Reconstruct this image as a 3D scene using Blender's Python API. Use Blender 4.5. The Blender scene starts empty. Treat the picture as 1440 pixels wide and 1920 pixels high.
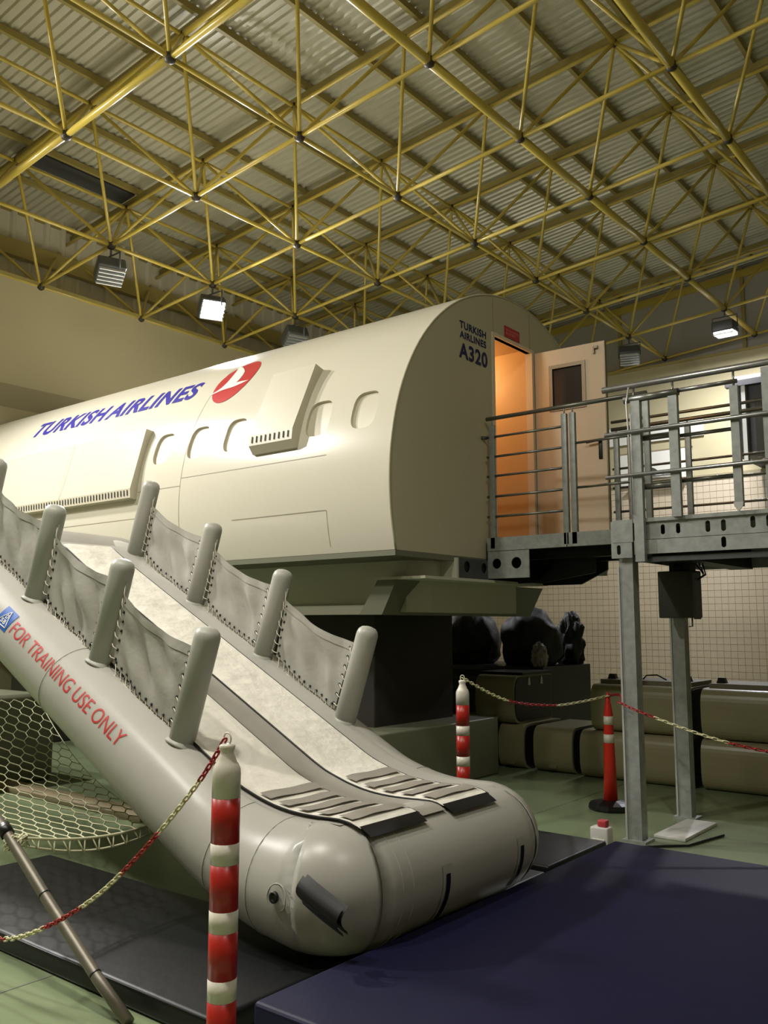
import bpy, bmesh, math, random
from mathutils import Vector, Matrix, Euler, noise
random.seed(7)
scene = bpy.context.scene
COL = scene.collection
R = math.radians

# ------------------------------------------------------------------ camera
F_PX, EYE = 1660.0, 1.65
PITCH, YAW = math.atan2(210.0, F_PX), R(38.8)
cam_d = bpy.data.cameras.new('camera')
cam_d.sensor_fit = 'VERTICAL'; cam_d.sensor_height = 24.0
cam_d.lens = F_PX / 1920.0 * 24.0
cam_d.clip_end = 200
cam = bpy.data.objects.new('camera', cam_d); COL.objects.link(cam)
cam.location = (0, 0, EYE)
cam.rotation_euler = (R(90) + PITCH, 0, YAW)
scene.camera = cam

# ------------------------------------------------------------------ exposure / world
vs = scene.view_settings
vs.view_transform = 'Standard'; vs.look = 'None'; vs.gamma = 1.0; vs.use_curve_mapping = False
vs.exposure = -0.65
world = bpy.data.worlds.new('world'); scene.world = world; world.use_nodes = True
wb = world.node_tree.nodes['Background']
wb.inputs[0].default_value = (1.0, 0.93, 0.72, 1); wb.inputs[1].default_value = 0.02
# lamp powers (W); each lamp's light is made in floodlight() below
WARM = (1.0, 0.95, 0.84); NEUT = (1.0, 0.97, 0.92); COOL = (0.93, 0.94, 1.0)
LAMP_ROW, LAMP_LEFT, LAMP_BACK, FILL_FRONT, FILL_DOWN, FILL_RIGHT = 560, 800, 560, 260, 170, 130  # the last three power added fill lamps out of view

# ------------------------------------------------------------------ materials
def srgb(r, g, b):
    f = lambda c: (c/255/12.92) if c/255 <= .04045 else ((c/255+.055)/1.055)**2.4
    return (f(r), f(g), f(b), 1)
MATS = {}
def mat(name, col, rough=.5, metal=0.0, var=0.0, vscale=3.0, bump=0.0, bscale=20.0, spec=.5, col2=None, emit=None, estr=0, alpha=1.0, trans=0.0, coat=0.0):
    if name in MATS: return MATS[name]
    m = bpy.data.materials.new(name); m.use_nodes = True
    nt = m.node_tree; b = nt.nodes['Principled BSDF']
    b.inputs['Base Color'].default_value = col
    b.inputs['Roughness'].default_value = rough
    b.inputs['Metallic'].default_value = metal
    b.inputs['Specular IOR Level'].default_value = spec
    b.inputs['Alpha'].default_value = alpha
    b.inputs['Transmission Weight'].default_value = trans
    b.inputs['Coat Weight'].default_value = coat
    tc = nt.nodes.new('ShaderNodeTexCoord')
    if var > 0 or col2:
        n = nt.nodes.new('ShaderNodeTexNoise'); n.inputs['Scale'].default_value = vscale; n.inputs['Detail'].default_value = 6
        n.inputs['Roughness'].default_value = .6
        nt.links.new(tc.outputs['Object'], n.inputs['Vector'])
        cr = nt.nodes.new('ShaderNodeValToRGB')
        cr.color_ramp.elements[0].position = .3; cr.color_ramp.elements[1].position = .7
        c2 = col2 or tuple(c*(1-var) for c in col[:3]) + (1,)
        cr.color_ramp.elements[0].color = c2; cr.color_ramp.elements[1].color = col
        nt.links.new(n.outputs['Fac'], cr.inputs['Fac']); nt.links.new(cr.outputs['Color'], b.inputs['Base Color'])
    if bump > 0:
        n2 = nt.nodes.new('ShaderNodeTexNoise'); n2.inputs['Scale'].default_value = bscale; n2.inputs['Detail'].default_value = 4
        nt.links.new(tc.outputs['Object'], n2.inputs['Vector'])
        bp = nt.nodes.new('ShaderNodeBump'); bp.inputs['Strength'].default_value = bump; bp.inputs['Distance'].default_value = .02
        nt.links.new(n2.outputs['Fac'], bp.inputs['Height']); nt.links.new(bp.outputs['Normal'], b.inputs['Normal'])
    if emit:
        b.inputs['Emission Color'].default_value = emit; b.inputs['Emission Strength'].default_value = estr
    MATS[name] = m
    return m
M_FLOOR = mat('floor_epoxy', srgb(128,142,108), .2, var=.14, vscale=.8, bump=.03, bscale=3)
M_WALL = mat('wall_paint', srgb(184,174,138), .75, var=.05, vscale=.5)
M_BAND = mat('wall_band', srgb(152,142,112), .75)
M_GABLE = mat('gable_panel', srgb(176,172,162), .7, var=.06, vscale=1)
M_DECK = mat('roof_sheet', srgb(204,200,178), .36, metal=.25, var=.12, vscale=.6, bump=.05, bscale=5)
M_CLAD = mat('cladding_sheet', srgb(226,221,202), .5, metal=.2, var=.1, vscale=.7)
M_YEL = mat('yellow_paint', srgb(198,175,76), .28, var=.1, vscale=2, coat=.3)
M_PURL = mat('purlin_paint', srgb(166,150,86), .5, var=.15, vscale=2)
M_NODE = mat('node_steel', srgb(62,56,46), .5, metal=.4)
M_TILE = mat('wall_tile', srgb(204,188,162), .3, var=.07, vscale=.9)
M_GROUT = mat('grout', srgb(158,142,120), .9)
M_FUS = mat('fuselage_paint', srgb(211,206,187), .22, var=.02, vscale=.6, coat=.25)
M_FUSEND = mat('end_wall_paint', srgb(190,184,154), .42, var=.05, vscale=.8)
M_VENT = mat('cover_paint', srgb(200,194,172), .4)
M_SEAM = mat('seam_line', srgb(150,143,122), .6)
M_DARK = mat('slot_dark', srgb(22,20,16), .8)
M_BLUE = mat('lettering_blue', srgb(44,40,142), .4)
M_NAVY = mat('lettering_navy', srgb(28,30,84), .5)
M_RED = mat('emblem_red', srgb(184,56,56), .35, var=.15, vscale=2)
M_WHITE = mat('emblem_white', srgb(236,230,214), .4)
M_SIGNR = mat('sign_red', srgb(178,58,62), .5)
M_SIGNT = mat('sign_print', srgb(226,160,150), .6)
M_DOOR = mat('door_paint', srgb(222,206,180), .45, var=.03, vscale=2)
M_VEST = mat('vestibule_panel', srgb(214,176,122), .5, var=.04, vscale=2)
M_GLASSD = mat('dark_glass', srgb(58,56,54), .12, spec=.6)
M_ALU = mat('window_bead', srgb(150,138,116), .4, metal=.4)
M_BLACK = mat('black_plastic', srgb(16,16,18), .4)
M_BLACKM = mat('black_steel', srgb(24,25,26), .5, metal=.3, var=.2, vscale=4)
M_BASE = mat('base_paint', srgb(200,199,180), .5, var=.05, vscale=1)
M_BEAM = mat('green_grey_paint', srgb(112,114,94), .45, var=.08, vscale=2)
M_STEEL = mat('dark_steel', srgb(92,96,96), .45, metal=.5, var=.2, vscale=6)
M_GALV = mat('galvanised', srgb(168,172,168), .45, metal=.35, var=.3, vscale=14, bump=.03, bscale=40)
M_GALVD = mat('galvanised_tube', srgb(142,142,136), .32, metal=.75, var=.25, vscale=10)
M_DECKP = mat('deck_plate', srgb(80,82,70), .6, var=.2, vscale=6)
M_RUB = mat('slide_rubber', srgb(180,178,170), .34, var=.07, vscale=3, bump=.03, bscale=14)
M_RUBP = mat('slide_post', srgb(170,170,160), .45, var=.06, vscale=4)
M_SHEET = mat('slide_sheet_white', srgb(228,224,212), .55, var=.05, vscale=6, bump=.9, bscale=8)
M_SHEETG = mat('slide_sheet_grey', srgb(150,146,136), .55, var=.08, vscale=6, bump=.25, bscale=8)
M_GRIP = mat('grip_grey', srgb(148,142,132), .6, var=.08, vscale=20)
M_FAB = mat('curtain_fabric', srgb(164,162,152), .75, var=.07, vscale=5, bump=.15, bscale=25)
M_CORD = mat('white_cord', srgb(206,200,182), .7)
M_TEXTR = mat('print_red', srgb(190,44,36), .5)
M_BADGE = mat('badge_blue', srgb(42,92,176), .4)
M_MATD = mat('mat_black_vinyl', srgb(19,20,23), .45, var=.25, vscale=4, bump=.12, bscale=9)
M_MATB = mat('mat_blue_vinyl', srgb(15,16,50), .55, spec=.25, var=.18, vscale=3, bump=.1, bscale=7)
M_PRED = mat('post_red', srgb(178,36,27), .35, var=.08, vscale=10)
M_PWHT = mat('post_white', srgb(226,220,206), .3, var=.05, vscale=10)
M_CRED = mat('chain_red', srgb(150,26,24), .4)
M_CWHT = mat('chain_white', srgb(206,202,160), .45)
M_CRED2 = mat('chain_dull_red', srgb(150,30,30), .5)
M_CONE = mat('cone_orange', srgb(214,44,24), .4)
M_NET = mat('net_cord', srgb(196,194,160), .8)
M_POLE = mat('grey_pole', srgb(128,122,110), .45, metal=.5, var=.25, vscale=8)
M_BIN = mat('bin_cream', srgb(150,144,110), .35, var=.06, vscale=2)
M_BINT = mat('bin_top', srgb(120,114,92), .5)
M_BAG = mat('bag_black', srgb(17,17,18), .6, var=.3, vscale=6, bump=.3, bscale=12)
M_WRAP = mat('clear_wrap', srgb(190,186,176), .15, trans=.5, bump=.6, bscale=15)
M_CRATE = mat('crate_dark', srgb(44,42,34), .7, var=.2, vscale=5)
M_WOOD = mat('plank_wood', srgb(140,126,98), .6, var=.2, vscale=6)
M_LAMPB = mat('lamp_housing', srgb(86,88,88), .4, metal=.4)
M_SLAT = mat('lamp_slat', srgb(200,200,196), .35, metal=.4)
M_LENSOFF = mat('lamp_lens_off', srgb(120,124,124), .2)
M_LENSON = mat('lamp_lens_lit', (1,1,1,1), .3, emit=(.95,.96,1,1), estr=60)
M_BULB = mat('bulb_lit', (1,.8,.5,1), .3, emit=(1,.66,.3,1), estr=12)
M_PAPER = mat('white_board', srgb(226,224,214), .5)
M_SILVER = mat('silver_sheet', srgb(200,200,200), .2, metal=.9)
M_CABIN = mat('grey_cabin', srgb(74,73,74), .5, var=.06, vscale=2)
M_BOXW = mat('white_plastic', srgb(206,204,198), .45)

# ------------------------------------------------------------------ mesh builder
class MB:
    def __init__(s): s.v = []; s.f = []; s.sm = []
    def add(s, verts, faces, smooth=False):
        o = len(s.v); s.v += [tuple(v) for v in verts]
        for f in faces: s.f.append(tuple(i+o for i in f)); s.sm.append(smooth)
        return s
    def box(s, x0, x1, y0, y1, z0, z1):
        v = [(x,y,z) for z in (z0,z1) for y in (y0,y1) for x in (x0,x1)]
        return s.add(v, [(0,2,3,1),(4,5,7,6),(0,1,5,4),(2,6,7,3),(0,4,6,2),(1,3,7,5)])
    def cbox(s, c, size): 
        return s.box(c[0]-size[0]/2, c[0]+size[0]/2, c[1]-size[1]/2, c[1]+size[1]/2, c[2]-size[2]/2, c[2]+size[2]/2)
    def rbox(s, x0, x1, y0, y1, z0, z1, r):      # box with bevelled edges
        bm = bmesh.new(); bmesh.ops.create_cube(bm, size=1)
        for v in bm.verts: v.co = Vector(((x0+x1)/2 + v.co.x*(x1-x0), (y0+y1)/2 + v.co.y*(y1-y0), (z0+z1)/2 + v.co.z*(z1-z0)))
        bmesh.ops.bevel(bm, geom=list(bm.edges), offset=r, segments=3, profile=.5, affect='EDGES')
        bm.verts.index_update()
        s.add([v.co for v in bm.verts], [[v.index for v in f.verts] for f in bm.faces], True); bm.free(); return s
    def tube(s, pts, r, n=10, cap=True, closed=False, smooth=True):
        pts = [Vector(p) for p in pts]; N = len(pts); rs = r if isinstance(r, (list, tuple)) else [r]*N
        rings = []; up = None
        for i, p in enumerate(pts):
            a = pts[(i-1) % N] if (closed or i > 0) else p
            b = pts[(i+1) % N] if (closed or i < N-1) else p
            t = (b-a).normalized()
            if up is None:
                up = Vector((0,0,1)) if abs(t.z) < .9 else Vector((1,0,0))
            x = t.cross(up).normalized(); up = x.cross(t).normalized()
            rings.append([p + (x*math.cos(2*math.pi*k/n) + up*math.sin(2*math.pi*k/n))*rs[i] for k in range(n)])
        v = [q for ring in rings for q in ring]; f = []
        for i in range(N if closed else N-1):
            j = (i+1) % N
            for k in range(n): f.append((i*n+k, i*n+(k+1) % n, j*n+(k+1) % n, j*n+k))
        s.add(v, f, smooth)
        if cap and not closed:
            o = len(s.v)-len(v)
            s.f.append(tuple(o+k for k in range(n))[::-1]); s.sm.append(False)
            s.f.append(tuple(o+(N-1)*n+k for k in range(n))); s.sm.append(False)
        return s
    def lathe(s, prof, origin=(0,0,0), axis=(0,0,1), n=24, smooth=True):
        ax = Vector(axis).normalized(); h = Vector((1,0,0)) if abs(ax.x) < .9 else Vector((0,1,0))
        x = (h - ax*h.dot(ax)).normalized(); y = ax.cross(x); o = Vector(origin); v = []; f = []
        for (r, z) in prof:
            for k in range(n):
                a = 2*math.pi*k/n; v.append(o + ax*z + (x*math.cos(a)+y*math.sin(a))*r)
        m = len(prof)
        for i in range(m-1):
            for k in range(n): f.append((i*n+k, i*n+(k+1) % n, (i+1)*n+(k+1) % n, (i+1)*n+k))
        f.append(tuple(range(n))[::-1]); f.append(tuple((m-1)*n+k for k in range(n)))
        return s.add(v, f, smooth)
    def prism(s, poly, fn, d0, d1, smooth=False):   # poly: 2D list, fn(a,b,d)->3D
        n = len(poly)
        v = [fn(a,b,d0) for a,b in poly] + [fn(a,b,d1) for a,b in poly]
        f = [tuple(range(n))[::-1], tuple(range(n,2*n))] + [(i,(i+1)%n,n+(i+1)%n,n+i) for i in range(n)]
        return s.add(v, f, smooth)
    def grid(s, fn, nu, nv, smooth=True):
        v = [fn(i/nu, j/nv) for j in range(nv+1) for i in range(nu+1)]
        f = [(j*(nu+1)+i, j*(nu+1)+i+1, (j+1)*(nu+1)+i+1, (j+1)*(nu+1)+i) for j in range(nv) for i in range(nu)]
        return s.add(v, f, smooth)
    def mesh(s, name, m, fixn=True):
        me = bpy.data.meshes.new(name); me.from_pydata(s.v, [], s.f); me.materials.append(m)
        me.polygons.foreach_set('use_smooth', s.sm)
        if fixn:
            bm = bmesh.new(); bm.from_mesh(me); bmesh.ops.recalc_face_normals(bm, faces=bm.faces); bm.to_mesh(me); bm.free()
        me.update(); return me
    def build(s, name, m, parent=None, fixn=True, **kw):
        return obj(name, s.mesh(name, m, fixn), parent, **kw)
def obj(name, data, parent=None, loc=None, rot=None, label=None):
    o = bpy.data.objects.new(name, data); COL.objects.link(o)
    if loc is not None: o.location = loc
    if rot is not None: o.rotation_euler = rot
    if parent is not None: o.parent = parent
    if label: o['label'] = label
    return o
def tag(o, label, cat, group=None):
    o['label'] = label; o['category'] = cat
    if group: o['group'] = group
    return o
def struct(o, label=None):
    o['kind'] = 'structure'
    if label: o['label'] = label
    return o
def thing(name, label, cat, loc=(0,0,0), rz=0, group=None):
    o = obj(name, None, loc=loc, rot=(0,0,rz)); o.empty_display_size = .1
    return tag(o, label, cat, group)
def align(o, a, b):           # unit-length z mesh from a to b
    a, b = Vector(a), Vector(b); d = b-a
    o.matrix_local = Matrix.Translation(a) @ d.to_track_quat('Z','Y').to_matrix().to_4x4() @ Matrix.Diagonal((1,1,d.length,1))
def text_mesh(body, bold=0.0, shear=0.0, spacing=1.0, word=1.0):
    cu = bpy.data.curves.new('lettering', 'FONT'); cu.body = body; cu.size = 1; cu.offset = bold; cu.shear = shear; cu.space_character = spacing; cu.space_word = word
    o = bpy.data.objects.new('lettering', cu); COL.objects.link(o)
    dg = bpy.context.evaluated_depsgraph_get(); dg.update()
    me = bpy.data.meshes.new_from_object(o.evaluated_get(dg)); bpy.data.objects.remove(o); bpy.data.curves.remove(cu)
    return me
def place_text(name, body, m, parent, fn, width, height, bold=.0, cuts=1, spacing=1.0, shear=0.0, word=1.0):
    """fn(u,v)->world with u in 0..width, v in 0..height"""
    me = text_mesh(body, bold, shear, spacing, word)
    bm = bmesh.new(); bm.from_mesh(me)
    bmesh.ops.remove_doubles(bm, verts=bm.verts, dist=1e-5)
    bmesh.ops.triangulate(bm, faces=bm.faces)
    if cuts:
        for _ in range(cuts):
            le = [e for e in bm.edges if e.calc_length() > .12]
            if le: bmesh.ops.subdivide_edges(bm, edges=le, cuts=1); bmesh.ops.triangulate(bm, faces=bm.faces)
    xs = [v.co.x for v in bm.verts]; ys = [v.co.y for v in bm.verts]
    x0, x1, y0, y1 = min(xs), max(xs), min(ys), max(ys)
    for v in bm.verts: v.co = Vector(fn((v.co.x-x0)/(x1-x0)*width, (v.co.y-y0)/(y1-y0)*height))
    bm.to_mesh(me); bm.free(); me.materials.clear(); me.materials.append(m); me.name = name
    return obj(name, me, parent)

# ------------------------------------------------------------------ the hall
X_LEFT, X_RIGHT, Y_BACK, Y_FRONT = -13.95, 9.2, 20.3, -8.0
SP, NX0, NY0, Z0, SL = 2.0891, -7.6856, 7.7961, 8.605, 0.08
ZU = 10.07
def low(i, j): x = NX0+i*SP; return Vector((x, NY0+j*SP, Z0+SL*x))
def upn(i, j): x = NX0+(i-.5)*SP-.11; return Vector((x, NY0+(j+.5)*SP, ZU+SL*x))
fl = MB().add([(X_LEFT-1.2,Y_FRONT,0),(X_RIGHT,Y_FRONT,0),(X_RIGHT,Y_BACK,0),(X_LEFT-1.2,Y_BACK,0)], [(0,1,2,3)]).build('floor', M_FLOOR)
struct(fl, 'pale green epoxy hall floor')
js = MB()
for x in range(-13, 9, 3): js.box(x-.006, x+.006, Y_FRONT+.1, Y_BACK-.1, -.002, .0015)
for y in range(-6, 20, 3): js.box(X_LEFT+.1, X_RIGHT-.1, y-.006, y+.006, -.002, .0015)
js.build('floor_joint', mat('joint', srgb(96,100,80), .6), fl)
wl = MB().box(X_LEFT-.3, X_LEFT, Y_FRONT, Y_BACK+.3, 0, 7.5).build('wall_left', M_WALL); struct(wl, 'beige plastered wall with a darker painted band')
MB().box(X_LEFT-.01, X_LEFT+.004, Y_FRONT+.2, Y_BACK-.01, 5.24, 5.64).build('painted_band', M_BAND, wl)
MB().box(X_LEFT-.32, X_LEFT+.04, Y_FRONT+.01, Y_BACK-.01, 7.48, 7.54).build('coping', M_PURL, wl)
# ribbed cladding set back above the left wall
cl = MB(); y = Y_FRONT; xc = X_LEFT-1.0; pr = []
while y < Y_BACK+.3:
    pr += [(xc, y), (xc, y+.18), (xc+.05, y+.22), (xc+.05, y+.29)]; y += .33
v = [(a,b,7.2) for a,b in pr] + [(a,b,9.3) for a,b in pr]; n = len(pr)
cl.add(v, [(k,k+1,n+k+1,n+k) for k in range(n-1)])
cw = cl.build('wall_left_cladding', M_CLAD); struct(cw, 'ribbed metal cladding between the left wall and the roof')
MB().box(X_LEFT-1.0, X_LEFT-.3, Y_FRONT, Y_BACK+.3, 7.3, 7.4).build('ledge', M_CLAD, cw)
MB().box(xc+.06, xc+.2, Y_FRONT, Y_BACK, 8.25, 8.55).build('rail', M_PURL, cw)
# back wall: plaster above, tiles below
TZ = 4.95
wbk = MB().box(X_LEFT, X_RIGHT, Y_BACK, Y_BACK+.3, TZ, 7.84).box(X_LEFT, X_RIGHT, Y_BACK, Y_BACK+.3, 0, TZ).build('wall_back', M_WALL)
struct(wbk, 'beige plastered back wall with a tiled lower part')
MB().box(X_LEFT, X_RIGHT-.01, Y_BACK-.012, Y_BACK+.02, 0.0, TZ).build('grout_bed', M_GROUT, wbk)
MB().box(X_LEFT, X_RIGHT-.01, Y_BACK-.06, Y_BACK+.01, TZ, TZ+.1).build('tile_ledge', M_BAND, wbk)
MB().box(X_LEFT, X_RIGHT-.01, Y_BACK-.03, Y_BACK+.31, 7.8, 7.86).build('coping', M_PURL, wbk)
T = .15; tm = MB().box(-T/2+.0045, T/2-.0045, -.008, .0, -T/2+.0045, T/2-.0045).mesh('tile', M_TILE)
rest = MB()
for c in range(0, 90):
    x = -13.87 + c*T
    for r in range(33):
        z = T/2 + r*T
        if -7.42 < x < -5.17 and 1.0 < z < 4.05: obj('tile', tm, wbk, loc=(x, Y_BACK-.012, z))
        else: rest.box(x-T/2+.0045, x+T/2-.0045, Y_BACK-.02, Y_BACK-.012, z-T/2+.0045, z+T/2-.0045)
rt = rest.build('tiles', M_TILE, wbk, fixn=False); rt['kind'] = 'stuff'
# gable above the back wall
gb = MB(); gy = Y_BACK+.35
for k in range(8):
    xa = X_LEFT-1+k*3.02; xb = xa+2.98
    za, zb = ZU+.3+SL*xa, ZU+.3+SL*xb
    gb.add([(xa,gy,7.6),(xb,gy,7.6),(xb,gy,zb),(xa,gy,za),(xa,gy+.05,7.6),(xb,gy+.05,7.6),(xb,gy+.05,zb),(xa,gy+.05,za)], [(0,1,2,3),(4,7,6,5),(0,4,5,1),(1,5,6,2),(2,6,7,3),(3,7,4,0)])
wg = gb.build('wall_back_gable', M_GABLE); struct(wg, 'grey gable panels above the back wall')
for k in range(7):
    xa = X_LEFT-1+(k+1)*3.02
    MB().box(xa-.05, xa+.03, gy-.06, gy+.04, 7.6, ZU+.28+SL*xa).build('gable_post', M_PURL, wg)
MB().add([(X_LEFT-1,gy-.1,ZU+.05+SL*(X_LEFT-1)),(X_RIGHT,gy-.1,ZU+.05+SL*X_RIGHT),(X_RIGHT,gy-.1,ZU+.22+SL*X_RIGHT),(X_LEFT-1,gy-.1,ZU+.22+SL*(X_LEFT-1)),
          (X_LEFT-1,gy,ZU+.05+SL*(X_LEFT-1)),(X_RIGHT,gy,ZU+.05+SL*X_RIGHT),(X_RIGHT,gy,ZU+.22+SL*X_RIGHT),(X_LEFT-1,gy,ZU+.22+SL*(X_LEFT-1))],
         [(0,1,2,3),(4,7,6,5),(0,4,5,1),(1,5,6,2),(2,6,7,3),(3,7,4,0)]).build('gable_beam', M_YEL, wg)
wr = MB().box(X_RIGHT, X_RIGHT+.3, Y_FRONT, Y_BACK+.4, 0, 11.5).build('wall_right', M_WALL); struct(wr, 'beige wall on the right of the hall')
wf = MB().box(X_LEFT-1.3, X_RIGHT+.3, Y_FRONT-.3, Y_FRONT, 0, 11.5).build('wall_front', M_WALL); struct(wf, 'beige wall behind the viewer')
# roof sheet: ribs run down the slope (X), purlins along Y
rf = MB(); pr = []; y = Y_FRONT
while y < Y_BACK+.5:
    pr += [(y, .03), (y+.055, .03), (y+.075, 0), (y+.12, 0)]; y += .14
xa, xb = X_LEFT-1.2, X_RIGHT
zt = lambda x: ZU+.36+SL*x
v = [(xa,b,zt(xa)+h) for b,h in pr] + [(xb,b,zt(xb)+h) for b,h in pr]; n = len(pr)
rf.add(v, [(k,n+k,n+k+1,k+1) for k in range(n-1)])
ceil = rf.build('ceiling', M_DECK, fixn=False); struct(ceil, 'ribbed metal roof sheeting')
pm = MB().box(-.03,.03,-.5,.5,-.05,.05).mesh('purlin', M_PURL)
x = X_LEFT-1.0
while x < 6:
    o = obj('purlin', pm, ceil, loc=(x, (Y_FRONT+Y_BACK)/2, ZU+.30+SL*x)); o.scale = (1, Y_BACK-Y_FRONT, 1); x += SP/2
vt = MB().box(-13.35,-12.95, 6.9, 8.95, 0, .05)
vt.v = [(a,b,c+ZU+.26+SL*a) for a,b,c in vt.v]
vp = vt.build('roof_vent', M_LAMPB, ceil, label='dark vent strip set in the roof sheeting')
# space frame
sf = obj('space_frame', None); struct(sf, 'yellow tubular space frame carrying the roof')
def unit_tube(r, m, name): return MB().tube([(0,0,0),(0,0,1)], r, 10).mesh(name, m)
T_thick, T_mid, T_thin, T_diag = unit_tube(.058, M_YEL,'chord'), unit_tube(.042, M_YEL,'chord'), unit_tube(.03, M_YEL,'chord'), unit_tube(.026, M_YEL,'strut')
node_m = MB().lathe([(.02,-.075),(.06,-.05),(.075,0),(.06,.04),(.03,.07)], n=10).mesh('node', M_NODE)
I0, I1, J0, J1 = -3, 4, -4, 6
for i in range(I0, I1+1):
    for j in range(J0, J1+1):
        p = low(i,j); o = obj('node', node_m, sf, loc=p)
        if i < I1:
            align(obj('chord', T_mid if j in (-1,) else T_thin, sf), p, low(i+1,j))
        if j < J1:
            align(obj('chord', T_thick if i in (1,2) else T_thin, sf), p, low(i,j+1))
        for di in (0,1):
            for dj in (-1,0):
                a, b = i+di, j+dj
                if I0 <= a <= I1+0 and J0 <= b < J1: align(obj('strut', T_diag, sf), p, upn(a,b))
for i in range(I0, I1+1):
    for j in range(J0, J1):
        p = upn(i,j); o = obj('node', node_m, sf, loc=p); o.scale = (.8,.8,.8)
        if i < I1: align(obj('chord', T_mid if j == -1 else T_thin, sf), p, upn(i+1,j))
        if j < J1-1: align(obj('chord', T_mid if i in (2,3) else T_thin, sf), p, upn(i,j+1))
rm = MB().box(-.5,.5,-.025,.025,-.05,.05).mesh('rafter', M_PURL)
for j in range(J0, J1):
    o = obj('rafter', rm, sf, loc=(-3.0, NY0+(j+.5)*SP+.09, ZU+.15+SL*-3.0), rot=(0,-math.atan(SL),0)); o.scale = (24,1,1)

# ------------------------------------------------------------------ floodlights
def floodlight(i, j, aim, lit, label, power=0, color=COOL, spread=150):
    p = low(i,j) + Vector((0,0,-.1))
    d = Vector(aim).normalized()
    t = thing('floodlight', label, 'floodlight', p, 0, 'floodlights hung from the space frame')
    q = d.to_track_quat('-Z','Y').to_matrix().to_4x4()
    c = Vector((0,0,-.36))
    Mx = Matrix.Translation(c) @ q
    def put(mb, name, m):
        mb.v = [tuple(Mx @ Vector(a)) for a in mb.v]; return mb.build(name, m, t)
    put(MB().rbox(-.22,.22,-.2,.2,-.06,.16,.03), 'housing', M_LAMPB)
    put(MB().box(-.19,.19,-.17,.17,-.075,-.055), 'lens', M_LENSON if lit else M_LENSOFF)
    for k in range(5):
        yy = -.15 + k*.075
        put(MB().box(-.2,.2,yy-.007,yy+.007,-.12,-.076), 'slat', M_SLAT)
    b = MB().tube([(-.25,0,-.36),(-.25,0,-.08),(.25,0,-.08),(.25,0,-.36)], .015, 6).tube([(0,0,-.08),(0,0,.1)], .018, 6)
    b.build('bracket', M_LAMPB, t)
    if power:
        ld = bpy.data.lights.new('lamp_light', 'AREA'); ld.shape = 'RECTANGLE'; ld.size = .38; ld.size_y = .34
        ld.energy = power; ld.color = color; ld.spread = R(spread)
        lo = bpy.data.objects.new('lamp_light', ld); COL.objects.link(lo); lo.parent = t
        lo.matrix_local = Matrix.Translation(c + d*.13) @ q
floodlight(-2, 0, (.5,-.2,-1), False, 'unlit louvred floodlight left of the glaring lamp, above the plain wall')
floodlight(-2, 1, (.75,-.35,-.75), True, 'glaring lit floodlight above the blue fuselage lettering', LAMP_LEFT, COOL, 160)
floodlight(-2, 2, (.5,-.2,-1), False, 'unlit floodlight half hidden just behind the fuselage top edge')
floodlight(0, 5, (.2,-.5,-1), False, 'unlit floodlight above the open door, beside the right glaring lamp')
floodlight(1, 5, (0,.05,-1), True, 'glaring lit floodlight above the steel platform railing', LAMP_BACK, COOL, 180)
floodlight(-2, -2, (.75,.1,-.8), True, 'lit floodlight out of view on the left row, nearest the fuselage', LAMP_ROW, NEUT, 165)
floodlight(-2, -3, (.75,.2,-.8), True, 'lit floodlight out of view on the left row, farther from the fuselage', LAMP_ROW, NEUT, 165)
floodlight(2, -3, (-.25,-.05,-1), True, 'added fill floodlight out of view almost above the viewer', FILL_DOWN, WARM, 110)  # added lamp, brightens the floor at the lower left
floodlight(1, -4, (0,.6,-1), True, 'added fill floodlight out of view behind and left of the viewer', FILL_FRONT, WARM, 165)  # added fill for the slide panels and the fuselage side
floodlight(4, -3, (-.5,.6,-.8), True, 'added fill floodlight out of view behind and right of the viewer', FILL_RIGHT, WARM, 160)  # added fill that lifts the fuselage end wall

# ------------------------------------------------------------------ fuselage mock-up
CY, CZ, RF, XE = 8.12, 2.91, 2.21, -4.70
def cp(x, ang, r=RF):
    a = R(ang); return Vector((x, CY - r*math.cos(a), CZ + r*math.sin(a)))
FUS = thing('fuselage_mockup', 'cream airliner fuselage section mock-up with blue lettering and open end door', 'aircraft', (-8, CY, 0))
def fbuild(mb, name, m, parent=FUS, fixn=True, label=None):
    # parts are given in world coordinates: shift them to the thing's origin (sub-parts share that origin)
    o = mb.build(name, m, parent, fixn)
    if parent is FUS: o.matrix_parent_inverse = Matrix.Translation((8,-CY,0))
    if label: o['label'] = label
    return o
A0 = -16.3; A1 = 180+16.3
WIN = [(-7.99,'w'),(-7.397,'w'),(-6.813,'w'),(-5.63,'w'),(-5.061,'w')]
WW, WA0, WA1, WRAD = .30, 12.9, 22.8, .125
shell = MB()
xs = [-13.9,-13,-12,-11,-10,-9,-8.4]
for wx,_ in WIN: xs += [wx-.2, wx+.2]
xs += [-6.4,-6.0,-4.83,XE]; xs = sorted(xs)
angs = [A0 + k*(11.0-A0)/12 for k in range(13)] + [11.0 + k*13.7/8 for k in range(1,9)] + [24.7 + k*(A1-24.7)/70 for k in range(1,71)]
V = []; NRM = []; FC = []
def pv(x, a, r=RF):
    V.append(cp(x,a,r)); NRM.append(Vector((0,-math.cos(R(a)),math.sin(R(a))))); return len(V)-1
gridi = [[pv(x,a) for a in angs] for x in xs]
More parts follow.
